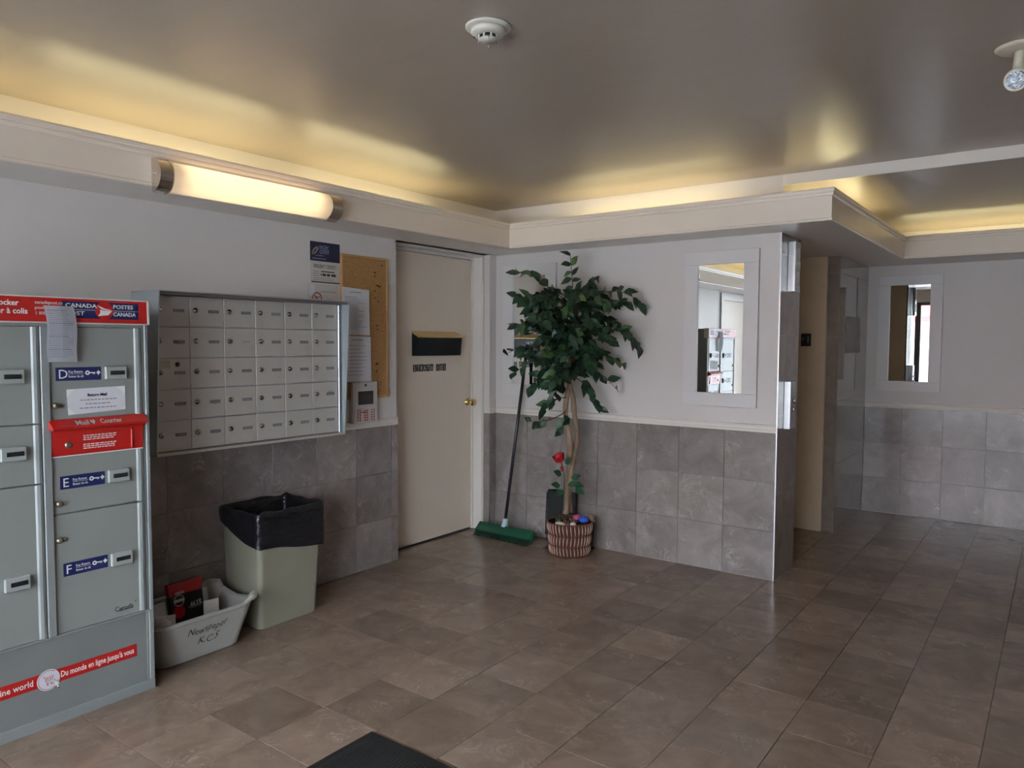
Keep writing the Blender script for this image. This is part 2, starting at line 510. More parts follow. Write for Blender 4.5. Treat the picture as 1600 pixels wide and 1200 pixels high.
# chair rail on top of the tiles
def rail_profile(mb, axis, a, b, face, sgn):
    pr = [(0, 0), (.012, 0), (.012, .016), (.008, .020), (.008, .036), (.014, .041), (.014, .047), (0, .050)]
    if axis == 'y':
        mb.prism([(face + sgn*d, WT + h) for d, h in pr], 'y', a, b)
    else:
        mb.prism([(face + sgn*d, WT + h) for d, h in pr], 'x', a, b)
    return mb
struct(rail_profile(MB(), 'y', -.10, 3.636, XAP, 1).build('trim_2', 'trim_paint'))
struct(rail_profile(MB(), 'y', 4.655, YB, XAP, 1).build('trim_3', 'trim_paint'))
struct(rail_profile(MB(), 'x', XAP, XW-.007, YBP, -1).build('trim_4', 'trim_paint'))
struct(rail_profile(MB(), 'x', XW, XR, YEP, -1).build('trim_5', 'trim_paint'))

# ceiling
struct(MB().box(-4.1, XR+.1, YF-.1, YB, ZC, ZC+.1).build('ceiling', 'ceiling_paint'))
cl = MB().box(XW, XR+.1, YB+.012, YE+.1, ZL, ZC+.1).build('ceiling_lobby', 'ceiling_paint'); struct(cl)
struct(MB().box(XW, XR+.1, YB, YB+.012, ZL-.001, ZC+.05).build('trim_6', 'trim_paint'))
# cove shelf and its moulded fascia
FA, FB, FW, FE = -3.264, 4.395, -1.055, 6.70
struct(MB().box(-3.9, FA-.015, YF, YBP, ZS, ZS+.015)
       .box(FA-.015, FW-.015, FB+.015, YBP, ZS, ZS+.015)
       .box(XW-.40, FW-.015, YBP, YEP, ZS, ZS+.015)
       .box(FW-.015, XR, FE+.015, YEP, ZS, ZS+.015).build('soffit', 'trim_paint'))
def sweep(mb, path, prof):
    P = [Vector((x, y)) for x, y in path]
    rings = []
    for i, p in enumerate(P):
        ds = []
        if i > 0: ds.append((P[i]-P[i-1]).normalized())
        if i < len(P)-1: ds.append((P[i+1]-P[i]).normalized())
        ns = [Vector((d.y, -d.x)) for d in ds]
        n = ns[0] if len(ns) == 1 else (ns[0]+ns[1]) / (1 + ns[0].dot(ns[1]))
        rings.append([(p.x + n.x*d, p.y + n.y*d, z) for d, z in prof])
    mb.rings(rings, True, True, True)
    return mb
PATH = [(FA, YF), (FA, FB), (FW, FB), (FW, FE), (XR, FE)]
fasc = sweep(MB(), PATH, [(-.018, ZS-.006), (.0, ZS-.006), (.004, ZS-.002), (.004, ZS+.006), (0, ZS+.010), (0, 2.318), (.007, 2.323), (.009, 2.332), (.007, 2.338), (.013, 2.343), (.016, 2.354), (.012, 2.363), (-.018, 2.363)]).build('trim_7', 'fascia_paint')
struct(fasc)

# street front behind the viewpoint
GX = [-3.25, -2.30, -1.35, -.40, .55]
struct(MB().box(-4.1, GX[0], YF-.15, YF, -.05, ZC+.1).box(GX[-1], XR+.1, YF-.15, YF, -.05, ZC+.1)
       .box(GX[0], GX[-1], YF-.15, YF, 2.32, ZC+.1).box(GX[0], GX[-1], YF-.15, YF, -.05, .06).build('wall_front', 'paint'))
for i, (a, b) in enumerate(zip(GX[:-1], GX[1:])):
    f = MB().box(a, a+.05, YF-.10, YF-.04, .06, 2.32).box(b-.05, b, YF-.10, YF-.04, .06, 2.32)
    f.box(a+.05, b-.05, YF-.10, YF-.04, .06, .12).box(a+.05, b-.05, YF-.10, YF-.04, 2.26, 2.32)
    w = struct(f.build('window_%d' % (i+1), 'front_frame'))
    MB().box(a+.05, b-.05, YF-.075, YF-.069, .12, 2.26).build('pane', 'window_glass', w)
struct(MB().box(-14, 14, -22, YF-.15, -.12, -.06).build('pavement', 'pavement'))
bd = thing('building', (0, -16, -.06), 'pale low building across the street with red awning', 'building')
MB().box(-10, 8, -17, -16, -.06, 4.2).build('wall', 'facade', bd)
for k in range(6):
    wn = MB().box(-9+k*2.8, -7.2+k*2.8, -16.0, -15.96, .9, 2.3).build('window', 'facade_glass', bd)
MB().prism([(-16.0, 3.1), (-15.0, 2.5), (-15.0, 2.3), (-16.0, 2.4)], 'x', -5.4, -2.2).build('awning', 'post_red', bd)

# ------------------------------------------------------------------ office door in the recess
d1 = struct(MB().box(XD-.04, XD, 3.665, 4.622, .012, 2.152, .002).build('door_1', 'door_paint'))
struct(MB().box(XD-.045, XD+.012, 4.628, 4.662, 0, 2.19, .002).box(XD-.045, -3.706, 4.640, 4.662, 0, 2.19, .002).box(XD+.05, -3.712, 4.634, 4.65, 0, 2.19, .002)
       .box(XD-.045, XD+.010, 3.636, 4.640, 2.156, 2.19, .002).box(XD+.04, -3.706, 3.636, 4.640, 2.172, 2.19, .002)
       .box(XD-.045, XD+.012, 3.632, 3.660, 0, 2.19, .002).build('trim_8', 'trim_paint'))
kn = MB().lathe([(.028, 0), (.030, .006), (.012, .010), (.011, .035), (.024, .042), (.030, .055), (.027, .068), (.012, .074), (0, .075)], (XD, 4.575, 1.028), (1, 0, 0), 20).build('door_knob', 'brass', d1, 'round brass door knob')
ms = thing('door_letter_box', (XD+.001, 4.19, 1.40), 'black letter box with brass top strip fixed to cream door', 'letter box')
MB().prism([(XD+.001, 1.403), (XD+.058, 1.403), (XD+.072, 1.535), (XD+.001, 1.570)], 'y', 3.95, 4.43).build('body', 'black_gloss', ms)
MB().prism([(XD+.001, 1.572), (XD+.074, 1.536), (XD+.078, 1.543), (XD+.040, 1.566), (XD+.001, 1.584)], 'y', 3.945, 4.435).build('lid', 'brass', ms, 'brass lid')
for k, (ch, y, lab) in enumerate([('S', 3.962, 'S, first of its word,'), ('T', 3.998, 'T between S and R'), ('R', 4.034, 'R between T and A'), ('A', 4.070, 'A between R and T'), ('T', 4.106, 'T between the two letters A'), ('A', 4.145, 'A, last of its word,'), ('1', 4.212, '1, just before the zero,'), ('0', 4.250, 'zero between two ones'), ('1', 4.288, '1, just after the zero,')]):
    p = MB().box(XD, XD+.0012, y, y+.034, 1.286+.002*(k % 2), 1.337+.001*(k % 3)).build('door_sign_letter', 'black_plate')
    tag(p, 'black stick-on square reading %s on cream door' % lab, 'letter', 'stick-on letters under the door letter box')
    text(ch, .052, (XD+.0014, y+.017, 1.293), '+x', 'paper_warm', p, 'letter', 'CENTER', sx=.8)
p = None

# ------------------------------------------------------------------ mirrors in flat white frames
def mirror(x0, x1, yp, label):
    z0, z1, w = 1.092, 2.102, .094
    r = thing('framed_mirror', ((x0+x1)/2, yp, z0), label, 'mirror')
    y0, y1 = yp-.024, yp-.0005
    MB().box(x0, x1, y0, y1, z1-.086, z1, .0015).build('frame_rail', 'frame_white', r)
    MB().box(x0, x1, y0, y1, z0, z0+.088, .0015).build('frame_rail', 'frame_white', r)
    MB().box(x0, x0+w, y0, y1, z0+.0885, z1-.0865, .0015).build('frame_stile', 'frame_white', r)
    MB().box(x1-w, x1, y0, y1, z0+.0885, z1-.0865, .0015).build('frame_stile', 'frame_white', r)
    MB().box(x0+w-.002, x1-w+.002, yp-.012, yp-.006, z0+.086, z1-.084).build('mirror_glass', 'mirror', r)
    return r
mirror(-2.052, -1.556, YBP, 'white framed mirror beside the elevator pier, showing the parcel locker')
mirror(-1.336, -.837, YEP, 'white framed mirror on the far lobby wall, showing the bright street windows')
mirror(-3.567, -3.075, YBP, 'white framed mirror half hidden behind the leafy artificial tree')

# ------------------------------------------------------------------ elevator recess
ej = struct(MB().box(XW-.36, XW-.093, 6.240, 6.278, 0, ZS, .002).build('trim_9', 'jamb_beige'))
struct(MB().box(XW-.36, XW-.02, 5.148, 5.158, 0, ZS, .001).build('trim_10', 'jamb_beige'))
ed = struct(MB().box(XW-.36, XW-.315, 5.16, 5.70, .006, ZS-.002, .002).build('door_2', 'jamb_beige'))
struct(MB().box(XW-.36, XW-.318, 5.704, 6.238, .006, ZS-.002, .002).build('door_3', 'jamb_beige'))
jp = thing('jamb_floor_plate', (-1.665, 6.239, 1.484), 'small black floor number plate on the beige elevator jamb', 'sign')
MB().box(-1.705, -1.627, 6.236, 6.2398, 1.484, 1.586, .001).build('plate', 'black_plate', jp)
text('1', .075, (-1.650, 6.2355, 1.512), '-y', 'ink_grey', jp, 'numeral', 'CENTER')
text('*', .06, (-1.688, 6.2355, 1.512), '-y', 'ink_grey', jp, 'star_mark', 'CENTER')
lan = thing('hall_lantern', (XW, 4.92, 1.83), 'chrome vertical hall lantern high on the elevator pier', 'lantern')
MB().box(XW+.0005, XW+.048, 4.875, 4.985, 1.832, 2.148, .002).build('case', 'chrome', lan)
MB().box(XW+.0485, XW+.050, 4.90, 4.96, 1.87, 1.96).build('lens', 'white_print', lan)
MB().box(XW+.0485, XW+.050, 4.90, 4.96, 2.02, 2.11).build('lens', 'white_print', lan)
cp = thing('call_button_panel', (XW, 4.92, .955), 'chrome call button panel at hand height on the elevator pier', 'button panel')
MB().box(XW+.0005, XW+.042, 4.862, 4.975, .958, 1.262, .002).build('case', 'brushed_steel', cp)
for z in (1.085, 1.135):
    MB().lathe([(.014, 0), (.014, .008), (.010, .012), (0, .012)], (XW+.0425, 4.92, z), (1, 0, 0), 14).build('button', 'chrome', cp)
pw = MB()
pw.rings([[(XW+.002 + .012*math.sin(k/8*math.pi)**2*(1 if s else 1), 6.47 + .53*k/8, z) for k in range(9)] for s, z in ((0, 1.432), (1, 1.725))], closed=False)
bmesh.ops.solidify(pw.bm, geom=pw.bm.faces[:], thickness=.0015)
tag(pw.build('paper_notice', 'white_print'), 'blank curling paper notice taped to polished marble beside the far lobby wall', 'notice')

# ------------------------------------------------------------------ cove tubes and wall lamp
def cove(x0, y0, x1, y1, label):
    r = thing('cove_light', ((x0+x1)/2, (y0+y1)/2, ZS+.0152), label, 'light', 'fluorescent tubes hidden in the cove')
    d = Vector((x1-x0, y1-y0, 0)).normalized(); n = Vector((-d.y, d.x, 0))
    a, b = Vector((x0, y0, 0)), Vector((x1, y1, 0))
    q = [a-n*.03, b-n*.03, b+n*.03, a+n*.03]
    MB().prism([(p.x, p.y) for p in q], 'z', ZS+.0152, ZS+.045).build('batten', 'trim_paint', r)
    MB().tube([a+d*.03+Vector((0, 0, ZS+.075)), b-d*.03+Vector((0, 0, ZS+.075))], .014, 10).build('tube', 'cove_tube', r)
    for e in (a+d*.015, b-d*.015):
        MB().box(e.x-.012, e.x+.012, e.y-.012, e.y+.012, ZS+.045, ZS+.095).build('socket', 'white_print', r)
LC = 'fluorescent tube fitting hidden in the ceiling cove behind the fascia'
for y in (-1.3, .05, 1.4, 2.75):
    cove(-3.50, y, -3.50, y+1.2, LC)
cove(-2.92, 4.60, -1.72, 4.60, LC)
cove(-1.25, 4.80, -1.25, 6.00, LC)
cove(-1.15, 7.06, .05, 7.06, LC)
cove(.20, 7.06, 1.40, 7.06, LC)

wlmp = thing('tube_wall_lamp', (FA+.001, 2.27, 2.16), 'lit half-round tube lamp with nickel end caps on the cream fascia', 'lamp')
def dshape(r, x0, zc, n=16):
    return [(x0 + r*1.05*math.sin(math.pi*k/n), zc - r*math.cos(math.pi*k/n)) for k in range(n+1)]
LX, LZ = FA+.004, 2.232
MB().rings([[(x, y, z) for x, z in dshape(.068, LX+.014, LZ, 20)] for y in (1.806, 2.690)], False, smooth=True).build('diffuser', 'frosted_diffuser', wlmp, 'glowing frosted diffuser')
MB().tube([(LX+.042, 1.86, LZ+.012), (LX+.042, 2.64, LZ+.012)], .014, 12).build('tube', 'lamp_glow', wlmp)
for a, b in ((1.744, 1.800), (2.700, 2.768)):
    c = MB().prism(dshape(.074, LX, LZ), 'y', a, b).build('end_cap', 'cap_nickel', wlmp)
    yo = a-.003 if a < 2 else b+.003
    MB().lathe([(.005, -.004), (.005, .004)], (LX+.02, yo, LZ+.005), (0, 1, 0), 8).build('screw', 'chrome', c)
for y in (1.803, 2.695):
    MB().prism(dshape(.0765, LX, LZ), 'y', y-.004, y+.004).build('retaining_ring', 'cap_nickel', wlmp)
MB().box(LX, LX+.013, 1.79, 2.71, LZ-.062, LZ+.062).build('back_plate', 'trim_paint', wlmp)

# ------------------------------------------------------------------ ceiling fittings
sd = thing('smoke_detector', (-1.565, 1.985, ZC), 'white round smoke detector on the ceiling', 'smoke detector')
C0 = (-1.565, 1.985, ZC)
MB().lathe([(.076, 0), (.076, -.004), (.071, -.008), (.058, -.009)], C0, n=36).build('base', 'detector_white', sd)
MB().lathe([(.057, -.0092), (.058, -.018), (.052, -.025), (.034, -.028)], C0, n=36).build('body', 'detector_white', sd)
MB().lathe([(.028, -.0282), (.028, -.040)], C0, n=24).build('sensing_chamber', 'screen_dark', sd)
for k in range(8):
    a = k*math.pi/4+.2
    x, y = C0[0]+.031*math.cos(a), C0[1]+.031*math.sin(a)
    MB().box(x-.0025, x+.0025, y-.0025, y+.0025, ZC-.041, ZC-.0282).build('vent_rib', 'detector_white', sd)
MB().lathe([(.034, -.0412), (.033, -.044), (.0, -.045)], C0, n=24).build('cap', 'detector_white', sd)
for a in (.55, 2.2, 3.9, 5.4):
    x, y = C0[0]+.033*math.cos(a), C0[1]+.033*math.sin(a)
    MB().tube([(x, y, ZC-.042), (x, y, ZC-.054)], .0014, 6).build('guard_pin', 'detector_white', sd)
MB().lathe([(.004, -.020), (.004, -.027)], (C0[0]-.050, C0[1]-.012, ZC), n=8).build('indicator', 'screen_dark', sd)

S0 = Vector((-.158, 3.20, ZC))
sl = thing('ceiling_spotlight', S0, 'cream swivelling ceiling spotlight with silvery reflector bulb', 'spotlight')
MB().lathe([(.078, 0), (.078, -.004), (.066, -.012), (.02, -.016)], S0, n=32).build('canopy', 'spot_cream', sl)
SB = Vector((-.168, 3.215, 2.432))
MB().tube([S0+Vector((0, 0, -.014)), S0+Vector((-.004, .004, -.05)), SB+Vector((.006, .0, .035))], [.017, .017, .019], 14).build('arm', 'spot_cream', sl)
aim = (Vector((0, 0, 1.62)) - SB).normalized()
MB().lathe([(.012, -.056), (.019, -.04), (.028, -.015), (.038, .021), (.038, .027), (.033, .027)], SB, aim, 28).build('bulb', 'spot_cream', sl)
MB().lathe([(.0325, .0255), (.030, .0275), (.016, .027), (.0, .0272)], SB, aim, 28).build('reflector_face', 'reflector', sl)

# ------------------------------------------------------------------ parcel locker
XL = -3.12
LY0, LY1 = .79, 1.637
lk = thing('parcel_locker', ((XA+XL)/2, 1.21, 0), 'tall grey parcel locker with red header sign and lettered doors', 'parcel locker')
MB().box(XA+.004, XL-.016, LY0, LY1-.004, .012, 1.665, .003).build('body', 'skirt_grey', lk)
MB().box(XA+.05, XL-.03, LY0+.02, LY1-.02, 0, .012).build('plinth', 'dark_slot', lk)
# aluminium frame members standing proud of the doors
def fr(y0, y1, z0, z1, d=.0, name='frame_member', m='locker_frame', bev=.002):
    return MB().box(XL-.016, XL+d, y0, y1, z0, z1, bev).build(name, m, lk)
fr(1.622, LY1, .345, 1.567); fr(1.610, 1.6215, .345, 1.567, -.006)
fr(1.617, LY1, .045, .3445); fr(1.606, 1.6165, .045, .3445, -.004)
fr(1.222, 1.252, .352, 1.555, .003)
fr(LY0, LY0+.02, .345, 1.567)
fr(LY0+.0205, 1.6095, 1.5555, 1.567); fr(LY0, LY1, .0, .0445, .002)
fr(LY0, LY1, .3445, .3515, .001)
MB().box(XL-.0158, XL-.004, LY0+.001, 1.6055, .045, .344).build('skirt_panel', 'skirt_grey', lk)
def ldoor(y0, y1, z0, z1):
    d = MB().box(XL-.0155, XL-.006, y0, y1, z0, z1, .002).build('door', 'locker_grey', lk)
    MB().prism([(XL-.0055, y1-.030), (XL-.001, y1-.024), (XL+.002, y1-.014), (XL-.001, y1-.004), (XL-.0055, y1-.001)], 'z', z0+.001, z1-.001).build('pull_edge', 'locker_frame', d)
    return d
def slot(d, y, z):
    f = MB().box(XL-.0058, XL+.010, y, y+.086, z-.026, z+.026, .003)
    f.build('key_slot', 'locker_slot', d)
    MB().box(XL+.0095, XL+.0115, y+.018, y+.076, z-.008, z+.009, .0008).build('slot_opening', 'dark_slot', d)
def sticker(d, ch, y, z):
    y0, y1, z0, z1 = y, y+.169, z-.026, z+.026
    X = XL-.0052
    MB().box(XL-.0058, X, y0, y1, z0, z1).build('sticker', 'post_blue', d)
    text(ch, .050, (X+.0004, y0+.008, z0+.009), '+x', 'white_print', d, 'sticker_letter')
    text('Key Return', .0145, (X+.0004, y0+.046, z+.004), '+x', 'white_print', d, 'sticker_text', fit=.052)
    text('Retour de clé', .0135, (X+.0004, y0+.046, z-.014), '+x', 'white_print', d, 'sticker_text', fit=.055)
    MB().box(X, X+.0006, y0+.046, y0+.104, z-.0005, z+.0005).build('sticker_rule', 'white_print', d)
    k = MB()
    cy, cz = y0+.117, z+.003
    ring = [[(X+.0003+.0004, cy+r*math.cos(a*math.pi/8), cz+r*math.sin(a*math.pi/8)) for a in range(16)] for r in (.0035, .009)]
    k.rings(ring)
    k.box(X+.0002, X+.0007, cy+.008, cy+.030, cz-.0022, cz+.0022).box(X+.0002, X+.0007, cy+.021, cy+.0235, cz-.006, cz).box(X+.0002, X+.0007, cy+.026, cy+.0285, cz-.006, cz)
    k.build('key_symbol', 'white_print', d)
    ay = y0+.152
    MB().prism([(ay, cz-.004), (ay+.005, cz-.004), (ay+.005, cz-.011), (ay+.0155, cz), (ay+.005, cz+.011), (ay+.005, cz+.004), (ay, cz+.004)], 'x', X+.0002, X+.0008).build('arrow_symbol', 'white_print', d)
def lock(d, y, z):
    MB().lathe([(.013, 0), (.013, .004), (.010, .008), (.008, .012), (0, .0125)], (XL-.0058, y, z), (1, 0, 0), 14).build('lock', 'lock_brass', d)
    MB().lathe([(.009, 0), (.009, .003), (0, .004)], (XL-.0058, y+.022, z), (1, 0, 0), 12).build('lock_guard', 'lock_brass', d)
# right column
dD = ldoor(1.254, 1.609, 1.194, 1.5545); slot(dD, 1.457, 1.371); sticker(dD, 'D', 1.276, 1.371); lock(dD, 1.272, 1.25)
dE = ldoor(1.254, 1.609, .826, 1.048); slot(dE, 1.459, .948); sticker(dE, 'E', 1.281, .946); lock(dE, 1.275, .866)
dF = ldoor(1.254, 1.609, .353, .821); slot(dF, 1.463, .600); sticker(dF, 'F', 1.284, .601); lock(dF, 1.272, .723)
text('Canada', .030, (XL-.0052, 1.476, .378), '+x', 'ink', dF, 'wordmark', sx=.85)
MB().box(XL-.0056, XL-.0048, 1.560, 1.566, .401, .405).build('wordmark_flag', 'no_red', dF)
# left column, mostly out of the picture
for ch, z0, z1, zs in (('A', 1.187, 1.5545, 1.367), ('B', .957, 1.182, 1.080), ('C', .353, .952, .592)):
    d = ldoor(.812, 1.2215, z0, z1); slot(d, 1.078, zs); sticker(d, ch, .895, zs); lock(d, .835, z0+.06)
# red letter flap
rb = MB().prism([(XL-.0155, 1.050), (XL-.002, 1.050), (XL+.004, 1.150), (XL+.030, 1.160), (XL+.034, 1.166), (XL-.004, 1.192), (XL-.0155, 1.192)], 'y', 1.2525, 1.607).build('mail_slot', 'post_red', lk, 'red mail drop flap')
MB().prism([(XL+.0045, 1.158), (XL+.036, 1.160), (XL+.037, 1.168), (XL-.002, 1.196), (XL-.004, 1.190)], 'y', 1.244, 1.6125).build('flap_lip', 'post_red', rb)
MB().box(XL-.0155, XL+.001, 1.2545, 1.606, 1.0485, 1.0525).build('flap_edge', 'white_print', rb)
def sloped(o):
    # move lettering from the vertical plane onto the sloped flap
    for v in o.data.vertices:
        z = v.co.z
        v.co.x = XL+.037 - (z-1.168)*1.393 + .0012 - lk.location.x
    return o
for s, y, w in (('Mail', 1.332, .048), ('Courrier', 1.425, .085)):
    sloped(text(s, .022, (XL, y, 1.1725), '+x', 'white_print', rb, 'flap_text', fit=w, bold=.0006))
hr = MB().prism([(1.397, 1.171), (1.407, 1.181), (1.405, 1.187), (1.401, 1.188), (1.397, 1.184), (1.393, 1.188), (1.389, 1.187), (1.387, 1.181)], 'x', XL, XL+.0004).build('flap_emblem', 'white_print', rb)
sloped(hr)
lb = MB()
for zz in (1.125, 1.117, 1.109, 1.090, 1.082, 1.074):
    yy = 1.368
    r = random.Random(int(zz*1000))
    while yy < 1.485:
        w = r.uniform(.006, .017); t = (zz-1.05)/.1
        X = XL-.002 + .006*t
        lb.box(X, X+.0008, yy, min(yy+w, 1.496), zz-.0018, zz+.0018); yy += w+.0035
lb.build('small_print', 'white_print', rb)
MB().lathe([(.013, 0), (.013, .005), (.008, .008), (0, .008)], (XL-.001, 1.312, 1.094), (1, 0, 0), 14).build('lock', 'lock_brass', rb)
MB().box(XL-.002, XL+.007, 1.555, 1.563, 1.058, 1.135, .002).build('flap_rib', 'post_red', rb)
# header sign
hd = MB().box(XL-.04, XL+.010, LY0, LY1-.002, 1.570, 1.668, .002).build('header_sign', 'post_red', lk, 'red header sign')
XH = XL+.0102
for a in ((LY0, LY1+.002, 1.5665, 1.5725), (LY0, LY1+.002, 1.664, 1.670), (LY1-.006, LY1+.003, 1.5665, 1.670)):
    MB().box(XL-.042, XL+.013, *a, .001).build('sign_edging', 'paper_warm', hd)
MB().box(XH-.001, XH+.0006, 1.297, 1.594, 1.589, 1.655).build('emblem_field', 'post_blue', hd)
XT = XH+.0009
text('CANADA', .0215, (XT, 1.310, 1.6315), '+x', 'white_print', hd, 'sign_text', fit=.118, bold=.0004)
text('POST', .0215, (XT, 1.310, 1.6015), '+x', 'white_print', hd, 'sign_text', fit=.070, bold=.0004)
text('POSTES', .0215, (XT, 1.491, 1.6315), '+x', 'white_print', hd, 'sign_text', fit=.080, bold=.0004)
text('CANADA', .0215, (XT, 1.491, 1.6015), '+x', 'white_print', hd, 'sign_text', fit=.092, bold=.0004)
MB().box(XH, XT, 1.297, 1.594, 1.6215, 1.6228).build('sign_rule', 'white_print', hd)
MB().lathe([(.035, 0), (.035, .001)], (XH+.0002, 1.457, 1.622), (1, 0, 0), 32).build('emblem_disc', 'post_red', hd)
ew = MB()
ew.prism([(1.428, 1.643), (1.460, 1.630), (1.487, 1.624), (1.474, 1.6235), (1.458, 1.625), (1.446, 1.6275)], 'x', XH+.0012, XH+.002)
ew.prism([(1.440, 1.6255), (1.456, 1.6225), (1.487, 1.6215), (1.471, 1.604), (1.432, 1.600), (1.441, 1.613)], 'x', XH+.0012, XH+.002)
ew.build('emblem_wing', 'white_print', hd)
text('Parcel Locker', .029, (XT, 1.150, 1.631), '+x', 'white_print', hd, 'sign_text', 'RIGHT', sx=.95, bold=.0005)
text('Casier à colis', .029, (XT, 1.180, 1.601), '+x', 'white_print', hd, 'sign_text', 'RIGHT', sx=.95, bold=.0005)
for s, z in (('canadapost.ca', 1.640), ('postescanada.ca', 1.620), ('1 800 267', 1.599)):
    text(s, .0175, (XT, 1.204, z), '+x', 'white_print', hd, 'sign_text')
# skirt banner with cart emblem
sk = XL-.0038
bn = MB().box(sk, sk+.0008, LY0+.01, 1.562, .166, .218).build('banner', 'post_red', lk, 'red banner on the skirt panel')
text('Du monde en ligne jusqu\'à vous', .034, (sk+.001, 1.262, .182), '+x', 'white_print', bn, 'banner_text', fit=.286, bold=.0003)
text('From the online world', .034, (sk+.001, 1.166, .182), '+x', 'white_print', bn, 'banner_text', 'RIGHT', sx=.86, bold=.0003)
MB().lathe([(.041, 0), (.041, .0012)], (sk+.0003, 1.218, .187), (1, 0, 0), 36).build('emblem_disc', 'paper', bn)
MB().rings([[(sk+.0019, 1.218+r*math.cos(a*math.pi/18), .187+r*math.sin(a*math.pi/18)) for a in range(5, 36)] for r in (.0355, .0372)], closed=False).build('emblem_ring', 'no_red', bn)
ct = MB()
X = sk+.0016
for a, b in (((1.196, .203), (1.204, .203)), ((1.204, .203), (1.210, .176)), ((1.206, .197), (1.236, .200)), ((1.236, .200), (1.231, .184)), ((1.231, .184), (1.209, .184)), ((1.210, .176), (1.232, .176)), ((1.207, .192), (1.234, .193)), ((1.215, .197), (1.216, .184)), ((1.225, .199), (1.224, .184))):
    ct.tube([(X, *a), (X, *b)], .0009, 5)
ct.lathe([(.003, 0), (.003, .001)], (X, 1.214, .170), (1, 0, 0), 10).lathe([(.003, 0), (.003, .001)], (X, 1.229, .170), (1, 0, 0), 10)
ct.build('cart_symbol', 'no_red', bn)
cur = [(1.238, .181), (1.259, .160), (1.250, .160), (1.255, .148), (1.249, .146), (1.244, .158), (1.238, .152)]
MB().prism(cur, 'x', sk+.0026, sk+.0032).build('cursor_symbol', 'white_print', bn)
cc = (1.246, .163)
MB().prism([(cc[0]+(a-cc[0])*1.22+.001, cc[1]+(b-cc[1])*1.22-.001) for a, b in cur], 'x', sk+.0018, sk+.0024).build('cursor_outline', 'ink', bn)
# sheets taped to it
nt_ = thing('return_mail_note', (XL, 1.425, 1.21), 'white taped note on locker door D', 'note')
b = MB().prism([(1.313, 1.311), (1.539, 1.316), (1.540, 1.219), (1.317, 1.210)], 'x', XL-.0050, XL-.0042)
b.build('sheet', 'paper', nt_)
text('Return Mail', .016, (XL-.0040, 1.428, 1.280), '+x', 'ink', nt_, 'note_text', 'CENTER', bold=.0004)
b = MB()
for z, w in ((1.266, .13), (1.250, .09), (1.234, .135)):
    y = 1.428-w/2
    r = random.Random(int(z*997))
    while y < 1.428+w/2:
        q = r.uniform(.006, .018); b.box(XL-.0041, XL-.0036, y, y+q, z-.0022, z+.0022); y += q+.004
b.build('note_lines', 'ink_grey', nt_)
for a in (((1.313, 1.311), (1.343, 1.311), (1.313, 1.280)), ((1.317, 1.210), (1.317, 1.238), (1.345, 1.212)), ((1.539, 1.316), (1.50, 1.314), (1.539, 1.285)), ((1.540, 1.219), (1.540, 1.235), (1.520, 1.219))):
    MB().prism(a, 'x', XL-.0041, XL-.0037).build('tape', 'white_print', nt_)
fm = thing('delivery_form', (XL+.015, 1.29, 1.417), 'long printed white form hanging over the red header sign', 'form')
Nn = 10
b = MB(); R = []
for i in range(Nn+1):
    t = i/Nn
    z = 1.634 - .215*t
    x = XL+.0150 + .010*math.sin(t*math.pi*1.1)
    yl = 1.232 + .012*t + .004*math.sin(t*6); yr = 1.336 + .017*t + .005*math.sin(t*5+.5)
    R.append([(x, yl, z), (x+.003, (yl+yr)/2, z), (x, yr, z-.001)])
FORM = R
b.rings(R, closed=False)
bmesh.ops.solidify(b.bm, geom=b.bm.faces[:], thickness=.0006)
b.build('sheet', 'paper', fm)
b = MB(); r = random.Random(4)
for i in range(26):
    t = .08 + .86*i/26
    k = int(t*Nn); u = t*Nn-k
    A, B = FORM[k], FORM[min(k+1, Nn)]
    L_ = Vector(A[0]).lerp(Vector(B[0]), u); M_ = Vector(A[1]).lerp(Vector(B[1]), u); R_ = Vector(A[2]).lerp(Vector(B[2]), u)
    for P0, P1 in ((L_, M_), (M_, R_)):
        a, c = (.12, .95) if P0 is L_ else (.0, r.uniform(.3, .85))
        p0, p1 = P0.lerp(P1, a), P0.lerp(P1, c)
        h = .0007 if i % 7 else .0016
        e = Vector((.0012, 0, 0))
        vs = [b.bm.verts.new(p0+e+Vector((0, 0, -h))), b.bm.verts.new(p1+e+Vector((0, 0, -h))), b.bm.verts.new(p1+e+Vector((0, 0, h))), b.bm.verts.new(p0+e+Vector((0, 0, h)))]
        b.bm.faces.new(vs)
b.build('print', 'ink_blue', fm)

# ------------------------------------------------------------------ apartment mailboxes
XM = -3.470
MY0, MY1, MZ0, MZ1 = 1.838, 2.972, .955, 1.728
mb_ = thing('mailbox_bank', (-3.56, 2.405, MZ0), 'grey wall-mounted bank of thirty apartment mailboxes in a sloped hood', 'mailboxes')
MB().box(XAP+.001, XM-.012, MY0, MY1, MZ0, MZ1, .002).build('carcass', 'mailbox_frame', mb_)
XT_, XB_ = -3.384, -3.432
for y0, y1 in ((MY0-.006, MY0), (MY1+.010, MY1+.016)):
    MB().prism([(XAP+.02, MZ0-.004), (XB_, MZ0-.004), (XT_, MZ1+.006), (XAP+.02, MZ1+.006)], 'y', y0, y1).build('hood_side', 'mailbox_frame', mb_)
MB().box(XAP+.02, XT_+.004, MY0-.006, MY1+.016, MZ1+.0065, MZ1+.012, .001).build('hood_top', 'mailbox_frame', mb_)
MB().box(XM-.010, XT_-.008, MY0+.001, MY1+.009, MZ1-.008, MZ1+.006).build('hood_lip', 'mailbox_lip_shade', mb_)  # dark brown tone paints in the shade under the hood's top lip
MB().box(XM-.012, XB_-.006, MY0+.001, MY1+.009, MZ0-.004, MZ0+.008).build('hood_sill', 'mailbox_grey', mb_)
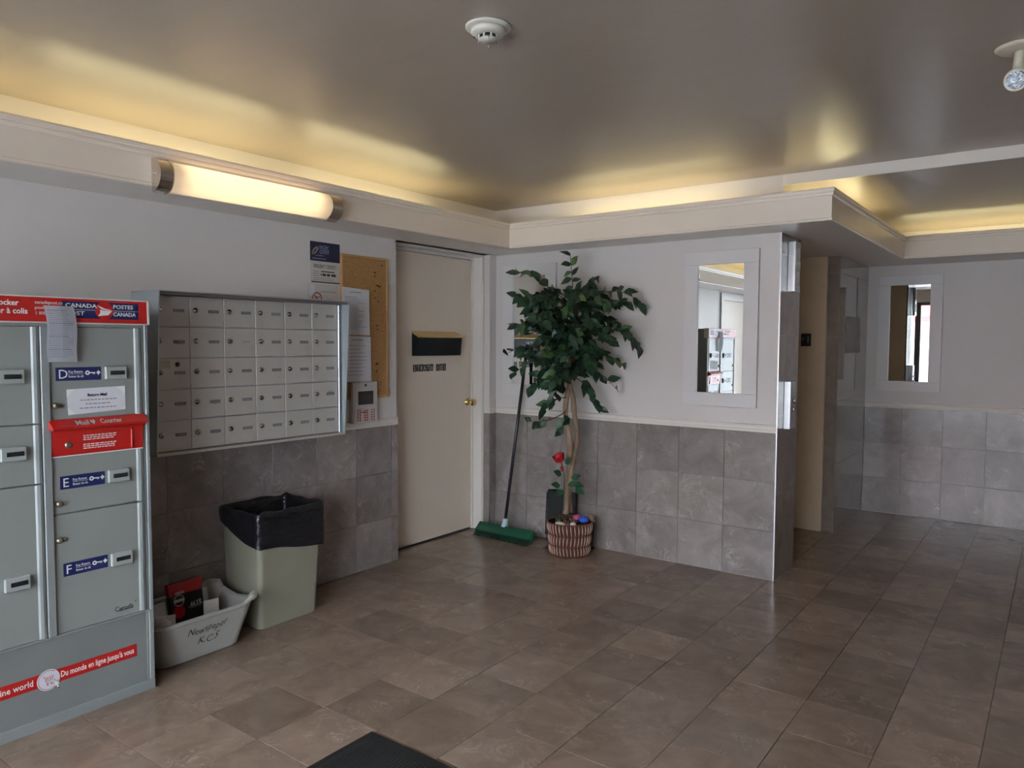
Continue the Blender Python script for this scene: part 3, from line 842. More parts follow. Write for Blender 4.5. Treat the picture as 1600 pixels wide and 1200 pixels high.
MB().box(XM-.011, XM+.012, 2.962, 2.9705, MZ0, MZ1-.009, .002).build('frame_strip', 'chrome', mb_)
MB().box(XM-.0115, XM-.006, MY0+.002, 2.961, MZ0+.009, MZ1-.009).build('door_backing', 'label_plate', mb_)
CW, RH = .1862, .1515
yc = [1.846 + CW*k for k in range(7)]
zc = [MZ0+.011 + RH*k for k in range(6)]
def local_mesh(name, fill):
    q = MB(); fill(q)
    bmesh.ops.recalc_face_normals(q.bm, faces=q.bm.faces[:])
    me = bpy.data.meshes.new(name); q.bm.to_mesh(me); q.bm.free(); return me
dm = local_mesh('mailbox_door', lambda q: q.box(-.006, 0, -CW/2+.0018, CW/2-.0018, -RH/2+.0026, RH/2-.0036, .0012))
lm = local_mesh('mailbox_lock', lambda q: q.lathe([(.0135, 0), (.0135, .003), (.0105, .008), (.0, .0085)], (0, -.062, .006), (1, 0, 0), 14))
km = local_mesh('mailbox_lock_slot', lambda q: q.box(.0082, .0090, -.0630, -.0610, .001, .011))
pm = local_mesh('mailbox_label', lambda q: q.box(0, .0015, .008, .066, -.005, .010, .0005))
nm = local_mesh('mailbox_digits', lambda q: [q.box(.0016, .0020, .016+k*.011, .022+k*.011, -.001, .006) for k in range(4)])
rl = random.Random(5)
for r in range(5):
    for c in range(6):
        d = link('mailbox_door', dm, 'mailbox_grey', mb_)
        d.location = Vector((XM, (yc[c]+yc[c+1])/2, (zc[r]+zc[r+1])/2)) - mb_.location
        for me, nmn, mt in ((lm, 'lock', 'lock_steel'), (km, 'keyhole', 'dark_slot'), (pm, 'label_plate', 'label_plate'), (nm, 'plate_number', 'ink_grey')):
            if r == 3 and c == 2 and me is pm: continue
            s = link(nmn, me, mt, d)
            if me is lm: s.rotation_euler.x = 0
        if r == 2 and c == 0:
            MB().box(XM+.0002, XM+.0012, yc[0]+.008, yc[0]+.082, zc[3]-.052, zc[3]-.012).build('door_note', 'note_olive', d)
            MB().lathe([(.011, 0), (.011, .004), (.0, .0045)], (XM, yc[0]+.118, zc[3]-.032), (1, 0, 0), 14).build('master_lock', 'ink', d)
for r in range(1, 5):
    MB().box(XM-.006, XM+.0035, MY0+.006, 2.961, zc[r]-.0012, zc[r]+.0022).build('shelf_edge', 'mailbox_frame', mb_)

# ------------------------------------------------------------------ notices, cork board, intercom on the left wall
XP = XAP+.0006
em = thing('emergency_poster', (XP, 3.03, 1.86), 'poster with navy head and white emergency contact sheet above mailboxes', 'poster')
MB().box(XP, XP+.001, 2.915, 3.143, 1.990, 2.106).build('navy_head', 'navy', em)
MB().box(XP, XP+.001, 2.918, 3.140, 1.868, 1.9895).build('sheet', 'paper_warm', em)
MB().box(XP, XP+.001, 2.922, 3.142, 1.860, 1.8675).build('foot_strip', 'ink', em)
text('PACIFIC', .034, (XP+.0013, 2.985, 2.062), '+x', 'ink_blue', em, 'poster_text', fit=.07)
text('QUORUM', .034, (XP+.0013, 2.985, 2.036), '+x', 'ink_blue', em, 'poster_text', fit=.07)
lines(MB(), 2.955, 3.055, 2.018, 2.030, 1, XP+.0011, .003, 3).build('poster_rule', 'ink_blue', em)
lines(MB(), 2.93, 3.10, 2.000, 2.010, 1, XP+.0011, .004, 8).build('poster_rule', 'ink_blue', em)
lo = MB()
for k, (ry, rz) in enumerate(((.026, .017), (.019, .011))):
    pts = [(XP+.0012, 2.952+ry*math.cos(a)*.8+rz*math.sin(a)*.35, 2.052+rz*math.sin(a)*1.2+ry*math.cos(a)*.45) for a in [math.pi*2*q/18 for q in range(19)]]
    lo.tube(pts, .0016, 5)
lo.build('swirl_emblem', 'dry_leaf', em)
text('EMERGENCY CONTACT', .034, (XP+.0013, 3.026, 1.948), '+x', 'ink', em, 'poster_text', 'CENTER', fit=.172)
lines(MB(), 2.995, 3.105, 1.924, 1.934, 1, XP+.0011, .006, 1, .95).build('poster_print', 'ink', em)
b = MB()
for y0, y1 in ((2.993, 2.999), (3.006, 3.032), (3.040, 3.064), (3.074, 3.110)):
    b.box(XP+.0011, XP+.0016, y0, y1, 1.902, 1.917)
b.build('phone_number', 'ink', em)
lines(MB(), 2.935, 2.985, 1.895, 1.935, 3, XP+.0011, .004, 5).build('poster_print', 'ink_grey', em)
lines(MB(), 2.935, 3.110, 1.872, 1.893, 2, XP+.0011, .003, 6).build('poster_print', 'ink_grey', em)

ns = thing('no_smoking_sign', (XP, 3.01, 1.70), 'white no smoking sheet partly behind the mailbox hood', 'sign')
MB().box(XP, XP+.001, 2.897, 3.129, 1.70, 1.853).build('sheet', 'paper_warm', ns)
MB().box(XP+.0011, XP+.0016, 2.90, 2.945, 1.78, 1.848).build('tape', 'paper', ns)
q = MB()
q.rings([[(XP+.0016, 2.962+r*math.cos(a*math.pi/14), 1.765+r*math.sin(a*math.pi/14)) for a in range(28)] for r in (.030, .038)])
q.tube([(XP+.0016, 2.938, 1.789), (XP+.0016, 2.986, 1.741)], .0035, 4)
q.build('prohibition_ring', 'no_red', ns)
MB().tube([(XP+.0013, 2.945, 1.768), (XP+.0013, 2.983, 1.775)], .003, 4).build('cigarette_mark', 'ink', ns)
lines(MB(), 2.99, 3.115, 1.802, 1.812, 1, XP+.0011, .004, 2, .95).build('print', 'ink_grey', ns)
lines(MB(), 3.04, 3.10, 1.752, 1.765, 1, XP+.0011, .006, 2, .95).build('print', 'ink_grey', ns)

ck = thing('cork_board', (XP, 3.34, 1.135), 'narrow cork notice board beside the office door recess', 'notice board')
MB().box(XP, XP+.012, 3.152, 3.532, 1.150, 2.038).build('cork_panel', 'cork', ck)
for a in ((3.525, 3.543, 1.135, 2.052), (3.141, 3.157, 1.135, 2.052)):
    MB().box(XP, XP+.020, *a, .003).build('frame_bar', 'cork_frame', ck)
for a in ((3.1575, 3.5245, 2.036, 2.052), (3.1575, 3.5245, 1.135, 1.152)):
    MB().box(XP, XP+.020, *a, .003).build('frame_bar', 'cork_frame', ck)
pn = [(3.487, 2.005), (3.425, 1.955), (3.425, 1.930), (3.447, 1.872), (3.468, 1.866), (3.425, 1.835), (3.427, 1.79), (3.452, 1.768), (3.44, 1.61), (3.445, 1.585), (3.44, 1.36), (3.435, 1.31), (3.475, 1.235)]
pmesh = local_mesh('push_pin', lambda q: q.lathe([(.0055, 0), (.0055, .002), (.003, .004), (.0045, .009), (0, .0095)], (0, 0, 0), (1, 0, 0), 8))
for k, (y, z) in enumerate(pn):
    o = link('push_pin', pmesh, 'pin_metal', ck); o.location = Vector((XP+.012, y, z)) - ck.location
def sheet(y0, y1, z0, z1, label, nl, seed, xo):
    t = thing('pinned_letter', (XP+xo, (y0+y1)/2, z0), label, 'paper')
    MB().prism([(y0, z1+.004), (y1, z1-.006), (y1+.004, z0-.003), (y0+.004, z0)], 'x', XP+xo, XP+xo+.0012).build('sheet', 'paper', t)
    lines(MB(), y0+.02, y1-.02, z0+.03, z1-.05, nl, XP+xo+.0013, .0035, seed, .55).build('print', 'ink_blue', t)
    lines(MB(), (y0+y1)/2-.05, (y0+y1)/2+.05, z1-.03, z1-.022, 1, XP+xo+.0013, .005, seed+1, .95).build('heading', 'ink_grey', t)
    return t
sheet(3.140, 3.366, 1.548, 1.842, 'typed white letter pinned high on the cork board', 17, 31, .0215)
sheet(3.150, 3.378, 1.250, 1.540, 'typed white letter pinned low on the cork board above the intercom', 9, 37, .0215)

ic = thing('intercom_panel', (XP, 3.31, .985), 'white entry intercom with grey screen and red dots under cork board', 'intercom')
MB().box(XP+.001, XP+.0205, 3.215, 3.40, .995, 1.130).build('mounting_block', 'trim_paint', ic)
MB().box(XP+.0208, XP+.045, 3.203, 3.415, .980, 1.246, .005, 2).build('case', 'intercom_white', ic)
XI = XP+.045
MB().box(XI-.001, XI+.003, 3.247, 3.375, 1.100, 1.186, .001).build('screen_bezel', 'screen_dark', ic)
MB().box(XI+.0031, XI+.0036, 3.258, 3.366, 1.109, 1.176).build('screen', 'screen', ic)
MB().lathe([(.009, 0), (.009, .002), (0, .002)], (XI, 3.311, 1.224), (1, 0, 0), 14).build('camera_eye', 'screen_dark', ic)
lines(MB(), 3.235, 3.29, 1.068, 1.076, 1, XI+.0001, .005, 4, .95).build('print', 'ink_grey', ic)
lines(MB(), 3.27, 3.32, 1.046, 1.056, 1, XI+.0001, .006, 4, .95).build('print', 'leaf_back', ic)
for c in range(3):
    q = MB()
    for i in range(2):
        for j in range(5):
            q.lathe([(.0062, 0), (.0062, .0012), (0, .0014)], (XI, 3.243+c*.060+i*.019, 1.000+j*.0155), (1, 0, 0), 8)
    q.build('red_dots', 'dot_red', ic)

# ------------------------------------------------------------------ waste bin with black liner
def rrect(n, cx, cy, hx, hy, r, z):
    pts = []
    per = n//4
    for q, (sx, sy) in enumerate(((1, 1), (-1, 1), (-1, -1), (1, -1))):
        for k in range(per):
            a = q*math.pi/2 + (k/(per-1))*math.pi/2
            pts.append((cx + sx*(hx-r) + r*math.cos(a), cy + sy*(hy-r) + r*math.sin(a), z))
    # subdivide the straight sides so that soft shapes can bend there
    out = []
    for i, p in enumerate(pts):
        out.append(p); nx = pts[(i+1) % len(pts)]
        L_ = math.dist(p, nx)
        if L_ > .06:
            s = 10
            for k in range(1, s): out.append(tuple(p[j] + (nx[j]-p[j])*k/s for j in range(3)))
    return out
BX, BY = -3.458, 2.478
bn_ = thing('waste_bin', (BX, BY, 0), 'tall square sage green waste bin by the tiled left wall', 'bin')
R = []
for z, hx, hy in ((0., .148, .178), (.006, .152, .184), (.30, .160, .196), (.585, .168, .208), (.590, .172, .212), (.602, .172, .212), (.602, .164, .204), (.3, .156, .192), (.02, .146, .178)):
    R.append(rrect(24, BX, BY+.012*z/.6, hx, hy, .028, z))
MB().rings(R, True, True, True, False).build('shell', 'bin_plastic', bn_)
lg = thing('bin_liner', (BX, BY, .40), 'black plastic bag folded over the rim of the waste bin', 'bag')
R = []
prof = [(-.05, .18), (-.035, .40), (-.022, .52), (-.012, .590), (-.006, .612), (.002, .619), (.010, .612), (.013, .585), (.012, .52), (.011, .47), (.010, .44), (.009, .405)]
base = rrect(24, 0, 0, .172, .212, .03, 0)
n = len(base)
for i, (o, z) in enumerate(prof):
    ring = []
    for k, (x, y, _) in enumerate(base):
        t = math.atan2(y, x)
        out = Vector((x/.172, y/.212, 0)).normalized()
        w = mnoise.noise(Vector((k*.7, z*26, 2.0)))*.010 + mnoise.noise(Vector((k*.16, z*5, 7.)))*.010
        zz = z
        if i >= 8:                                    # hem: deeper at the front corner, shallow at the back
            f = (i-7)/4
            depth = .12 + .88*min(1., max(0., (x/.172+1)/2))**.8 + .16*(y/.212)*max(0., min(1., (x/.172-.4)/.6))
            zz = .585 - (.585-z)*max(.1, min(1.2, depth)) + .012*mnoise.noise(Vector((k*.2, 3, 1)))*f
            o2 = o + max(0, w)*.5
        elif i >= 3:
            o2 = o + (w*.7 if out.x > -.5 else 0)
            zz = z + .016*mnoise.noise(Vector((k*.27, 0, 5)))
            if out.y < -.3: o2 += .006*(1 - abs(z-.6)/.1) if abs(z-.6) < .1 else 0
        else:
            o2 = o + w*2.2 - .004
        if i == 3: o2 = min(o2, -.018)
        if i == 4: o2 = min(o2, -.013)
        if i in (4, 5): zz = max(zz, .610)
        if i >= 6: o2 = max(o2, .006)
        ring.append((BX + x + out.x*max(o2, -.08) + .0, BY+.012 + y + out.y*o2, zz))
    R.append(ring)
for ring in R:
    for k, p in enumerate(ring):
        if p[0] < XA+.004: ring[k] = (XA+.004, p[1], p[2])
MB().rings(R, True, False, False, True).build('bag_film', 'bag_black', lg)

# ------------------------------------------------------------------ newspaper tub
TX, TY = -3.400, 1.935
tb = thing('recycling_tub', (TX, TY, 0), 'grey white plastic tub with handwritten newspaper label by the locker', 'tub')
def tubring(z, e, lift=0.):
    k = z/.215
    hx, hy, cy = .150+.042*k+e, .205+.052*k+e, TY+.022*k
    pts = rrect(24, TX, cy, hx, hy, .05, z)
    if lift:
        o = []
        for x, y, zz in pts:
            v = (y-cy)/hy; u = abs((x-TX)/hx)
            dz = 0.
            if v > .8: dz = lift*(1.0 if u > .72 else -.8*(1-u/.72))
            if v > .8 and u > .72: dz *= 1.
            o.append((x, y, zz+dz))
        pts = o
    return pts
MB().rings([tubring(0, -.008), tubring(.008, 0), tubring(.195, 0, .018), tubring(.197, .012, .020), tubring(.205, .016, .022), tubring(.217, .014, .026), tubring(.219, .004, .026), tubring(.21, -.006, .022), tubring(.10, -.007), tubring(.012, -.010)], True, True, True, False).build('shell', 'tub_plastic', tb)
def on_tub(o):
    for v in o.data.vertices:
        z = v.co.z + tb.location.z
        v.co.x = TX + .150 + .042*z/.215 + .0016 - tb.location.x + (v.co.x - (.0))*0
    return o
def tubtext(s, size, y, z, fit, slope):
    o = text(s, size, (0, y, z), '+x', 'ink', tb, 'handwriting', fit=fit, shear=.35)
    for v in o.data.vertices:
        yy = v.co.y + TY
        v.co.z += (yy-y)*slope + .004*math.sin((yy-y)*70)
    return on_tub(o)
tubtext('Newspaper', .046, 1.845, .128, .205, .03)
tubtext('K.C.S', .046, 1.90, .074, .110, .03)
pk = thing('upside_down_carton', (-3.43, 1.975, .05), 'red and black snack carton standing upside down in the tub', 'carton')
def tilt(mbx, pivot, ax, ay):
    Mx = Matrix.Translation(pivot) @ Matrix.Rotation(ax, 4, 'Y') @ Matrix.Rotation(ay, 4, 'X') @ Matrix.Translation(-Vector(pivot))
    bmesh.ops.transform(mbx.bm, matrix=Mx, verts=mbx.bm.verts[:]); return mbx
PV = Vector((-3.43, 1.975, .08))
tilt(MB().box(-3.450, -3.418, 1.888, 2.062, .080, .262, .003), PV, -.12, .03).build('carton_body', 'pack_black', pk)
tilt(MB().box(-3.451, -3.417, 1.887, 2.063, .2625, .322, .003), PV, -.12, .03).build('red_panel', 'pack_red', pk)
def pack(o):
    Mx = Matrix.Translation(PV) @ Matrix.Rotation(-.12, 4, 'Y') @ Matrix.Rotation(.03, 4, 'X') @ Matrix.Translation(-PV)
    for v in o.data.vertices: v.co = Mx @ (v.co + pk.location) - pk.location
    return o
pack(text('$3.99', .034, (-3.4175, 2.048, .212), '+x', 'white_print', pk, 'price', fit=.055, flip=True))
q = MB(); q.tube([(-3.4172, 1.935+.026*math.cos(a*math.pi/9), .236+.026*math.sin(a*math.pi/9)) for a in range(19)], .0018, 5)
q.box(-3.4176, -3.4168, 1.908, 1.962, .229, .243).box(-3.4176, -3.4168, 1.918, 1.966, .268, .271).box(-3.4176, -3.4168, 1.918, 1.962, .275, .278)
pack(q.build('print', 'paper_warm', pk))
pack(MB().rings([[(-3.4170, 1.930+r*math.cos(a*math.pi/9), .182+r*1.1*math.sin(a*math.pi/9)) for a in range(18)] for r in (.0005, .03)]).build('picture', 'pack_red', pk))
q = MB(); q.box(-3.4176, -3.417, 1.975, 2.052, .190, .193).box(-3.4176, -3.417, 1.985, 2.046, .182, .1845)
pack(q.build('print', 'ink_grey', pk))
NL = ('cream folded newspaper standing behind the red carton in the tub', 'short cream folded newspaper in front of the red carton in the tub', 'white folded newspaper between carton and locker in the tub', 'low white folded newspaper beside the crumpled paper in the tub')
for k, (y0, y1, h, x, a, b, m_) in enumerate(((2.055, 2.125, .238, -3.50, -.10, .02, 'paper_warm'), (2.020, 2.100, .215, -3.375, -.1, -.05, 'paper_warm'), (1.80, 1.885, .235, -3.45, -.2, .05, 'paper'), (1.76, 1.86, .205, -3.36, -.16, -.12, 'paper'))):
    o = tilt(MB().box(x, x+.010, y0, y1, .080, h, .002), Vector((x, (y0+y1)/2, .08)), a, b).build('folded_newspaper', m_)
    tag(o, NL[k], 'newspaper', 'newspapers in the tub')
q = MB().blob((-3.33, 1.795, .175), (.035, .04, .03), 3, .6)
tag(q.build('crumpled_paper', 'paper'), 'crumpled ball of pale paper in the handwritten tub', 'paper')
q = MB().box(-3.52, -3.28, 1.80, 2.09, .0125, .075, .004)
tag(q.build('newspaper_pile', 'paper_warm'), 'flat pile of newspapers at the bottom of the tub', 'newspaper')

# ------------------------------------------------------------------ push broom
br = thing('push_broom', (-3.40, 4.52, 0), 'green push broom leaning on back wall beside the office door', 'broom')
def bt(u, v, w):      # along the head, across, up (head tipped back)
    a = math.radians(38)
    o = Vector((-3.402, 4.535, .055))
    dx = Vector((.998, -.03, 0)).normalized()
    n = Vector((0, -math.sin(a), math.cos(a))); t = Vector((0, -math.cos(a), -math.sin(a)))
    return o + dx*u + t*v + n*w
def hexa(mb, U, V, Wd, taper=0):
    P = []
    for w in Wd:
        k = taper if w == Wd[0] else 0
        P.append([bt(U[0]-k, V[0], w), bt(U[1]+k, V[0], w), bt(U[1]+k, V[1], w), bt(U[0]-k, V[1], w)])
    return mb.rings(P, True, True, True)
HL = .262
hexa(MB(), (-HL, HL), (-.035, .045), (.0, .022), .012).build('block', 'broom_green', br)
q = MB()
for k in range(-10, 11):
    hexa(q, (k*.0235-.002, k*.0235+.002), (-.028, -.004), (.022, .0245))
q.build('block_ribs', 'broom_green', br)
q = MB(); rr_ = random.Random(9)
for i in range(46):
    for j in range(4):
        u = -HL+.012+i*(2*HL-.024)/45; v = -.022+j*.02
        p0 = bt(u, v, .0); s = Vector((rr_.uniform(-.006, .006)+u*.06, -.030-.014*j/3, 0))
        p1 = p0 + s; p1.z = max(.0015, min(.004, p0.z-.03))
        q.tube([p0, p1], [.0045, .0035], 4, False)
q.build('bristles', 'bristle', br)['kind'] = 'stuff'
h0, h1 = Vector((-3.424, 4.560, .080)), Vector((-3.318, 4.706, 1.50))
hd_ = (h1-h0).normalized()
MB().lathe([(.027, 0), (.027, .012), (.022, .022), (.021, .056), (.015, .064)], h0+hd_*.004, hd_, 16).build('socket', 'broom_socket', br)
MB().tube([h0+hd_*.05, h0.lerp(h1, .5), h1], .0125, 12).build('handle', 'handle_black', br)
MB().lathe([(.0128, -.012), (.0128, .006), (.008, .012), (0, .012)], h1, hd_, 12).build('handle_cap', 'broom_socket', br)

# ------------------------------------------------------------------ wicker basket with artificial tree
TC = Vector((-2.800, 4.508, 0))
bk = thing('wicker_basket', TC, 'round red and cream wicker basket holding the artificial tree', 'basket')
BH = .232
def brad(z): return .142 + .020*z/BH
MB().rings([[(TC.x+(brad(z)-.010)*math.cos(a*math.pi/20), TC.y+(brad(z)-.010)*math.sin(a*math.pi/20), z) for a in range(40)] for z in (.004, .06, .12, .18, BH-.005)], True, True, False, True).build('liner', 'wicker_dark', bk)
NS = 72
ql, qr = MB(), MB()
bands = [(.002, .072), (.072, .150), (.150, BH)]
for bi, (z0, z1) in enumerate(bands):
    for k in range(NS):
        mbx = ql if k % 2 else qr
        a0 = 2*math.pi*k/NS; lean = .05*(1 if bi % 2 else -1)
        pts = []
        for s in range(5):
            t = s/4; z = z0+(z1-z0)*t; a = a0+lean*(t-.5)
            r = brad(z) - .004 + (.007 if k % 2 else .0035)*math.sin(math.pi*t)
            pts.append((TC.x+r*math.cos(a), TC.y+r*math.sin(a), z))
        mbx.tube(pts, [.0018, .0034, .0040, .0034, .0018] if k % 2 else [.0048, .0052, .0055, .0052, .0048], 5)
ql.build('cream_strands', 'wicker_light', bk); qr.build('red_strands', 'wicker_red', bk)
q = MB()
for z in (.006, .072, .150):
    q.tube([(TC.x+brad(z)*math.cos(a*math.pi/18), TC.y+brad(z)*math.sin(a*math.pi/18), z) for a in range(37)], .0035, 5)
q.build('binding', 'wicker_red', bk)
MB().tube([(TC.x+(brad(BH)-.002)*math.cos(a*math.pi/18), TC.y+(brad(BH)-.002)*math.sin(a*math.pi/18), BH) for a in range(37)], .0042, 6).build('rim', 'wicker_red', bk)
MB().rings([[(TC.x+r*math.cos(a*math.pi/16), TC.y+r*math.sin(a*math.pi/16), BH-.022+.012*(1-r/.15)+.004*math.sin(a*3+r*90)) for a in range(32)] for r in (.150, .11, .06, .001)], True, False, True, True).build('filling', 'soil', bk)
# things lying on the filling (toward the viewer side)
U = Vector((math.cos(YAW), math.sin(YAW), 0)); D = Vector((-math.sin(YAW), math.cos(YAW), 0))
def onb(u, d, z): return TC + U*u + D*d + Vector((0, 0, z))
def stone(u, d, r, m_, name, label, seed, z=None, group=None):
    c = onb(u, d, z if z is not None else BH-.014+r[2]*.9)
    o = MB().blob(c, r, seed, .25).build(name, m_)
    tag(o, label, 'stone', group); return o
stone(.090, -.085, (.042, .036, .026), 'stone_blue', 'painted_stone', 'bright blue painted stone at the basket rim', 1, BH+.030)
stone(.048, -.035, (.034, .03, .028), 'stone_pink', 'painted_stone', 'deep pink painted stone beside the tree stem in the basket', 2, BH+.028)
stone(-.075, -.105, (.042, .026, .014), 'stone_white', 'flat_shell', 'flat cream shell lying at the basket rim', 3, BH+.003)
stone(.012, -.118, (.026, .022, .016), 'stone_white', 'flat_shell', 'cream pebble with pointed end at the front rim of the basket', 4, BH+.002)
stone(-.030, -.125, (.024, .016, .018), 'stone_brown', 'brown_cone', 'dark round cone between the cream pebbles in the basket', 5, BH+.002)
for k in range(16):
    a = random.uniform(0, 6.28); r = random.uniform(.03, .10)
    c = onb(-.01+r*math.cos(a)*.9, -.05+r*math.sin(a)*.5, BH+.006+random.uniform(0, .012))
    o = MB().blob(c, (.014, .013, .012), k, .5, 1).build('bark_nugget', 'stone_brown')
    tag(o, 'small brown bark nugget around the tree stem in the basket', 'bark', 'bark nuggets in the basket')
o = MB().blob(onb(-.085, -.05, BH+.015), (.030, .026, .018), 7, .6).build('moss_tuft', 'leaf_back')
tag(o, 'dark green moss tuft in the basket', 'moss')
q = MB()
pts = [onb(.105, -.05, BH+.012), onb(.14, -.085, BH+.020), onb(.175, -.075, BH+.006), onb(.160, -.03, BH+.042), onb(.12, -.01, BH+.052), onb(.09, -.02, BH+.046)]
vs = [q.bm.verts.new(p) for p in pts]; ctr = q.bm.verts.new(onb(.13, -.05, BH+.036))
for i in range(6): q.bm.faces.new((vs[i], vs[(i+1) % 6], ctr))
bmesh.ops.solidify(q.bm, geom=q.bm.faces[:], thickness=.002)
tag(q.build('dried_leaf', 'dry_leaf'), 'curled tan dried leaf hanging over the basket rim', 'leaf')

# tree
tr = thing('artificial_tree', TC+Vector((0, 0, BH-.02)), 'leafy artificial ficus tree with two twisted stems', 'tree')
ZT = lambda py: 1.035 + (640-py)/224
UT = lambda px: (px-893)/222
def S(px, py, d=0.):
    p = TC + U*UT(px) + D*d; p.z = ZT(py); return p
st1 = [S(886, 808, -.03), S(887, 790, -.02), S(889, 755, .01), S(892, 722, .0), S(893, 690, -.02), S(887, 668, -.01), S(884, 645, .01), S(886, 620, .0), S(893, 590, -.01), S(892, 560, 0), S(889, 530, 0), S(893, 495, .01), S(896, 460, 0)]
st2 = [S(893, 808, .02), S(891, 780, .03), S(893, 750, -.02), S(896, 725, .02), S(903, 700, .02), S(904, 678, .0), S(898, 650, -.02), S(897, 622, -.01), S(890, 598, .0), S(894, 575, .01), S(899, 545, 0), S(903, 510, -.01), S(898, 470, .0)]
for stp in (st1, st2):
    nn = len(stp)
    fine = []; rad = []
    for i in range(nn-1):
        for k in range(3):
            fine.append(stp[i].lerp(stp[i+1], k/3)); rad.append(.0225*(1-.5*(i+k/3)/nn) + .002*math.sin(i*2.1+k))
    fine.append(stp[-1]); rad.append(.011)
    for _ in range(2):
        fine = [fine[0]] + [(fine[i-1]+fine[i]*2+fine[i+1])/4 for i in range(1, len(fine)-1)] + [fine[-1]]
    MB().tube(fine, rad, 9).build('stem', 'bark', tr)
def leaf_mesh(k, L_=.092, wd=.054):
    q = MB()
    curl = (-.012, .014, .026, -.02)[k]
    sec = [(0, .0), (.15, .55), (.40, 1.), (.68, .72), (1., .0)]
    mid = [q.bm.verts.new((0, L_*t, -curl*(t**2)*1.6)) for t, w in sec]
    for sgn in (-1, 1):
        e = [q.bm.verts.new((sgn*wd/2*w, L_*(t*.98-.01), .25*wd*w*.6 - curl*(t**2)*1.6)) for t, w in sec[1:-1]]
        ch = [mid[0]] + e + [mid[-1]]
        for i in range(len(ch)-1):
            f = [mid[i], mid[i+1], ch[i+1], ch[i]]
            f = list(dict.fromkeys(f))
            q.bm.faces.new(f if sgn > 0 else f[::-1])
    for f in q.bm.faces: f.smooth = True
    me = bpy.data.meshes.new('leaf'); q.bm.to_mesh(me); q.bm.free(); return me
LEAF = [leaf_mesh(k) for k in range(4)]
leaves = []
rt = random.Random(21)
def clampwall(p, mgn=.012):
    if p.y > YB-mgn-.02: p.y = YB-mgn-.02
    return p
def branch(a, b, droop=.0, nl=8, start=.25, scale=1., thick=.004):
    n = 7; pts = []
    for i in range(n+1):
        t = i/n
        p = a.lerp(b, t); p.z += droop*(4*t*(1-t)) ; pts.append(clampwall(p))
    MB().tube(pts, [thick*(1-.6*i/n) for i in range(n+1)], 5).build('branch', 'twig', tr)
    for i in range(nl):
        t = start + (1-start)*(i+.5*rt.random())/nl
        t = min(t, 1.)
        k = min(int(t*n), n-1); u = t*n-k
        p = pts[k].lerp(pts[k+1], u); d = (pts[k+1]-pts[k]).normalized()
        side = d.cross(Vector((0, 0, 1)))
        if side.length < .2: side = U.copy()
        side.normalize()
        s = 1 if i % 2 else -1
        ld = (d*rt.uniform(.2, .8) + side*s*rt.uniform(.3, .9) + Vector((0, 0, rt.uniform(-1.0, .35))) - D*rt.uniform(-.1, .45)).normalized()
        leaves.append((p, ld, scale*rt.uniform(.8, 1.2)))
def P(px, py, d=0.): return clampwall(S(px, py, d))
# the branches whose outlines read in the photograph
branch(P(896, 470), P(890, 392, .02), 0, 11, .12, .85)
branch(P(893, 500), P(803, 426, -.05), .10, 13, .22)
branch(P(889, 520), P(797, 462, -.02), .06, 11, .3)
branch(P(899, 490), P(932, 432, .0), .03, 9, .3, .85)
branch(P(899, 490), P(998, 478, -.18), .13, 13, .25)
branch(P(899, 520), P(998, 545, -.15), .15, 14, .2)
branch(P(897, 560), P(973, 570, -.12), .06, 11, .2)
branch(P(895, 570), P(962, 608, -.10), .05, 11, .2)
branch(P(896, 590), P(938, 640, -.06), .05, 9, .3)
branch(P(890, 545), P(789, 553, .0), .04, 11, .25)
branch(P(889, 560), P(800, 585, -.05), .05, 11, .2)
branch(P(890, 570), P(828, 607, -.08), .06, 12, .2)
branch(P(890, 590), P(862, 622, -.10), .02, 8, .2)
branch(P(886, 622, -.02), P(848, 638, -.05), .02, 6, .3)
branch(P(884, 645, -.01), P(822, 657, -.05), -.035, 7, .35, .85)
branch(P(885, 640), P(880, 672, -.06), .02, 4, .4, 1.1)
# the dense inside of the crown
for k in range(70):
    ang = rt.uniform(0, 2*math.pi)
    py0 = rt.uniform(470, 590)
    ru = abs(math.cos(ang))**.7 * (1 if math.cos(ang) > 0 else -1)
    ext = rt.uniform(.35, 1.)
    du = ru*90*ext - 4
    dd = math.sin(ang)*.26*ext
    if dd > .05: dd *= .55
    py1 = py0 + rt.uniform(-48, 26)
    py1 = min(max(py1, 445+abs(du)*.35), 612-abs(du)*.1)
    branch(P(893, py0), P(888+du, py1, dd - .04 - max(0, du/222)*.6), rt.uniform(.02, .09), rt.randint(8, 11), .3, 1., .0032)
leaves.sort(key=lambda l: (l[0]-CAM).length)
random.Random(3).shuffle(leaves)
extra = MB()
for i, (p, ld, sc) in enumerate(leaves):
    nrm = (Vector((0, 0, .45)) - D*rt.uniform(.5, 1.3) + U*rt.uniform(-.6, .6))
    x = ld.cross(nrm)
    if x.length < .1: x = U.copy()
    x.normalize(); z = x.cross(ld).normalized()
    Mx = Matrix((x, ld, z)).transposed().to_4x4(); Mx = Matrix.Translation(p) @ Mx @ Matrix.Scale(sc, 4)
    tip = Mx @ Vector((0, .088, 0))
    if tip.y > YB-.006:
        ld = Vector((ld.x, -abs(ld.y), ld.z)).normalized(); x = ld.cross(nrm).normalized(); z = x.cross(ld).normalized()
        Mx = Matrix.Translation(p) @ Matrix((x, ld, z)).transposed().to_4x4() @ Matrix.Scale(sc, 4)
    if i < 298:
        o = link('leaf', LEAF[i % 4], 'leaf', tr)
        o.matrix_local = Matrix.Translation(-tr.location) @ Mx
    else:
        me = LEAF[i % 4]
        vs = [extra.bm.verts.new(Mx @ v.co) for v in me.vertices]
        for f in me.polygons:
            nf = extra.bm.faces.new([vs[j] for j in f.vertices]); nf.smooth = True
o = extra.build('foliage', 'leaf_back', tr); o['kind'] = 'stuff'

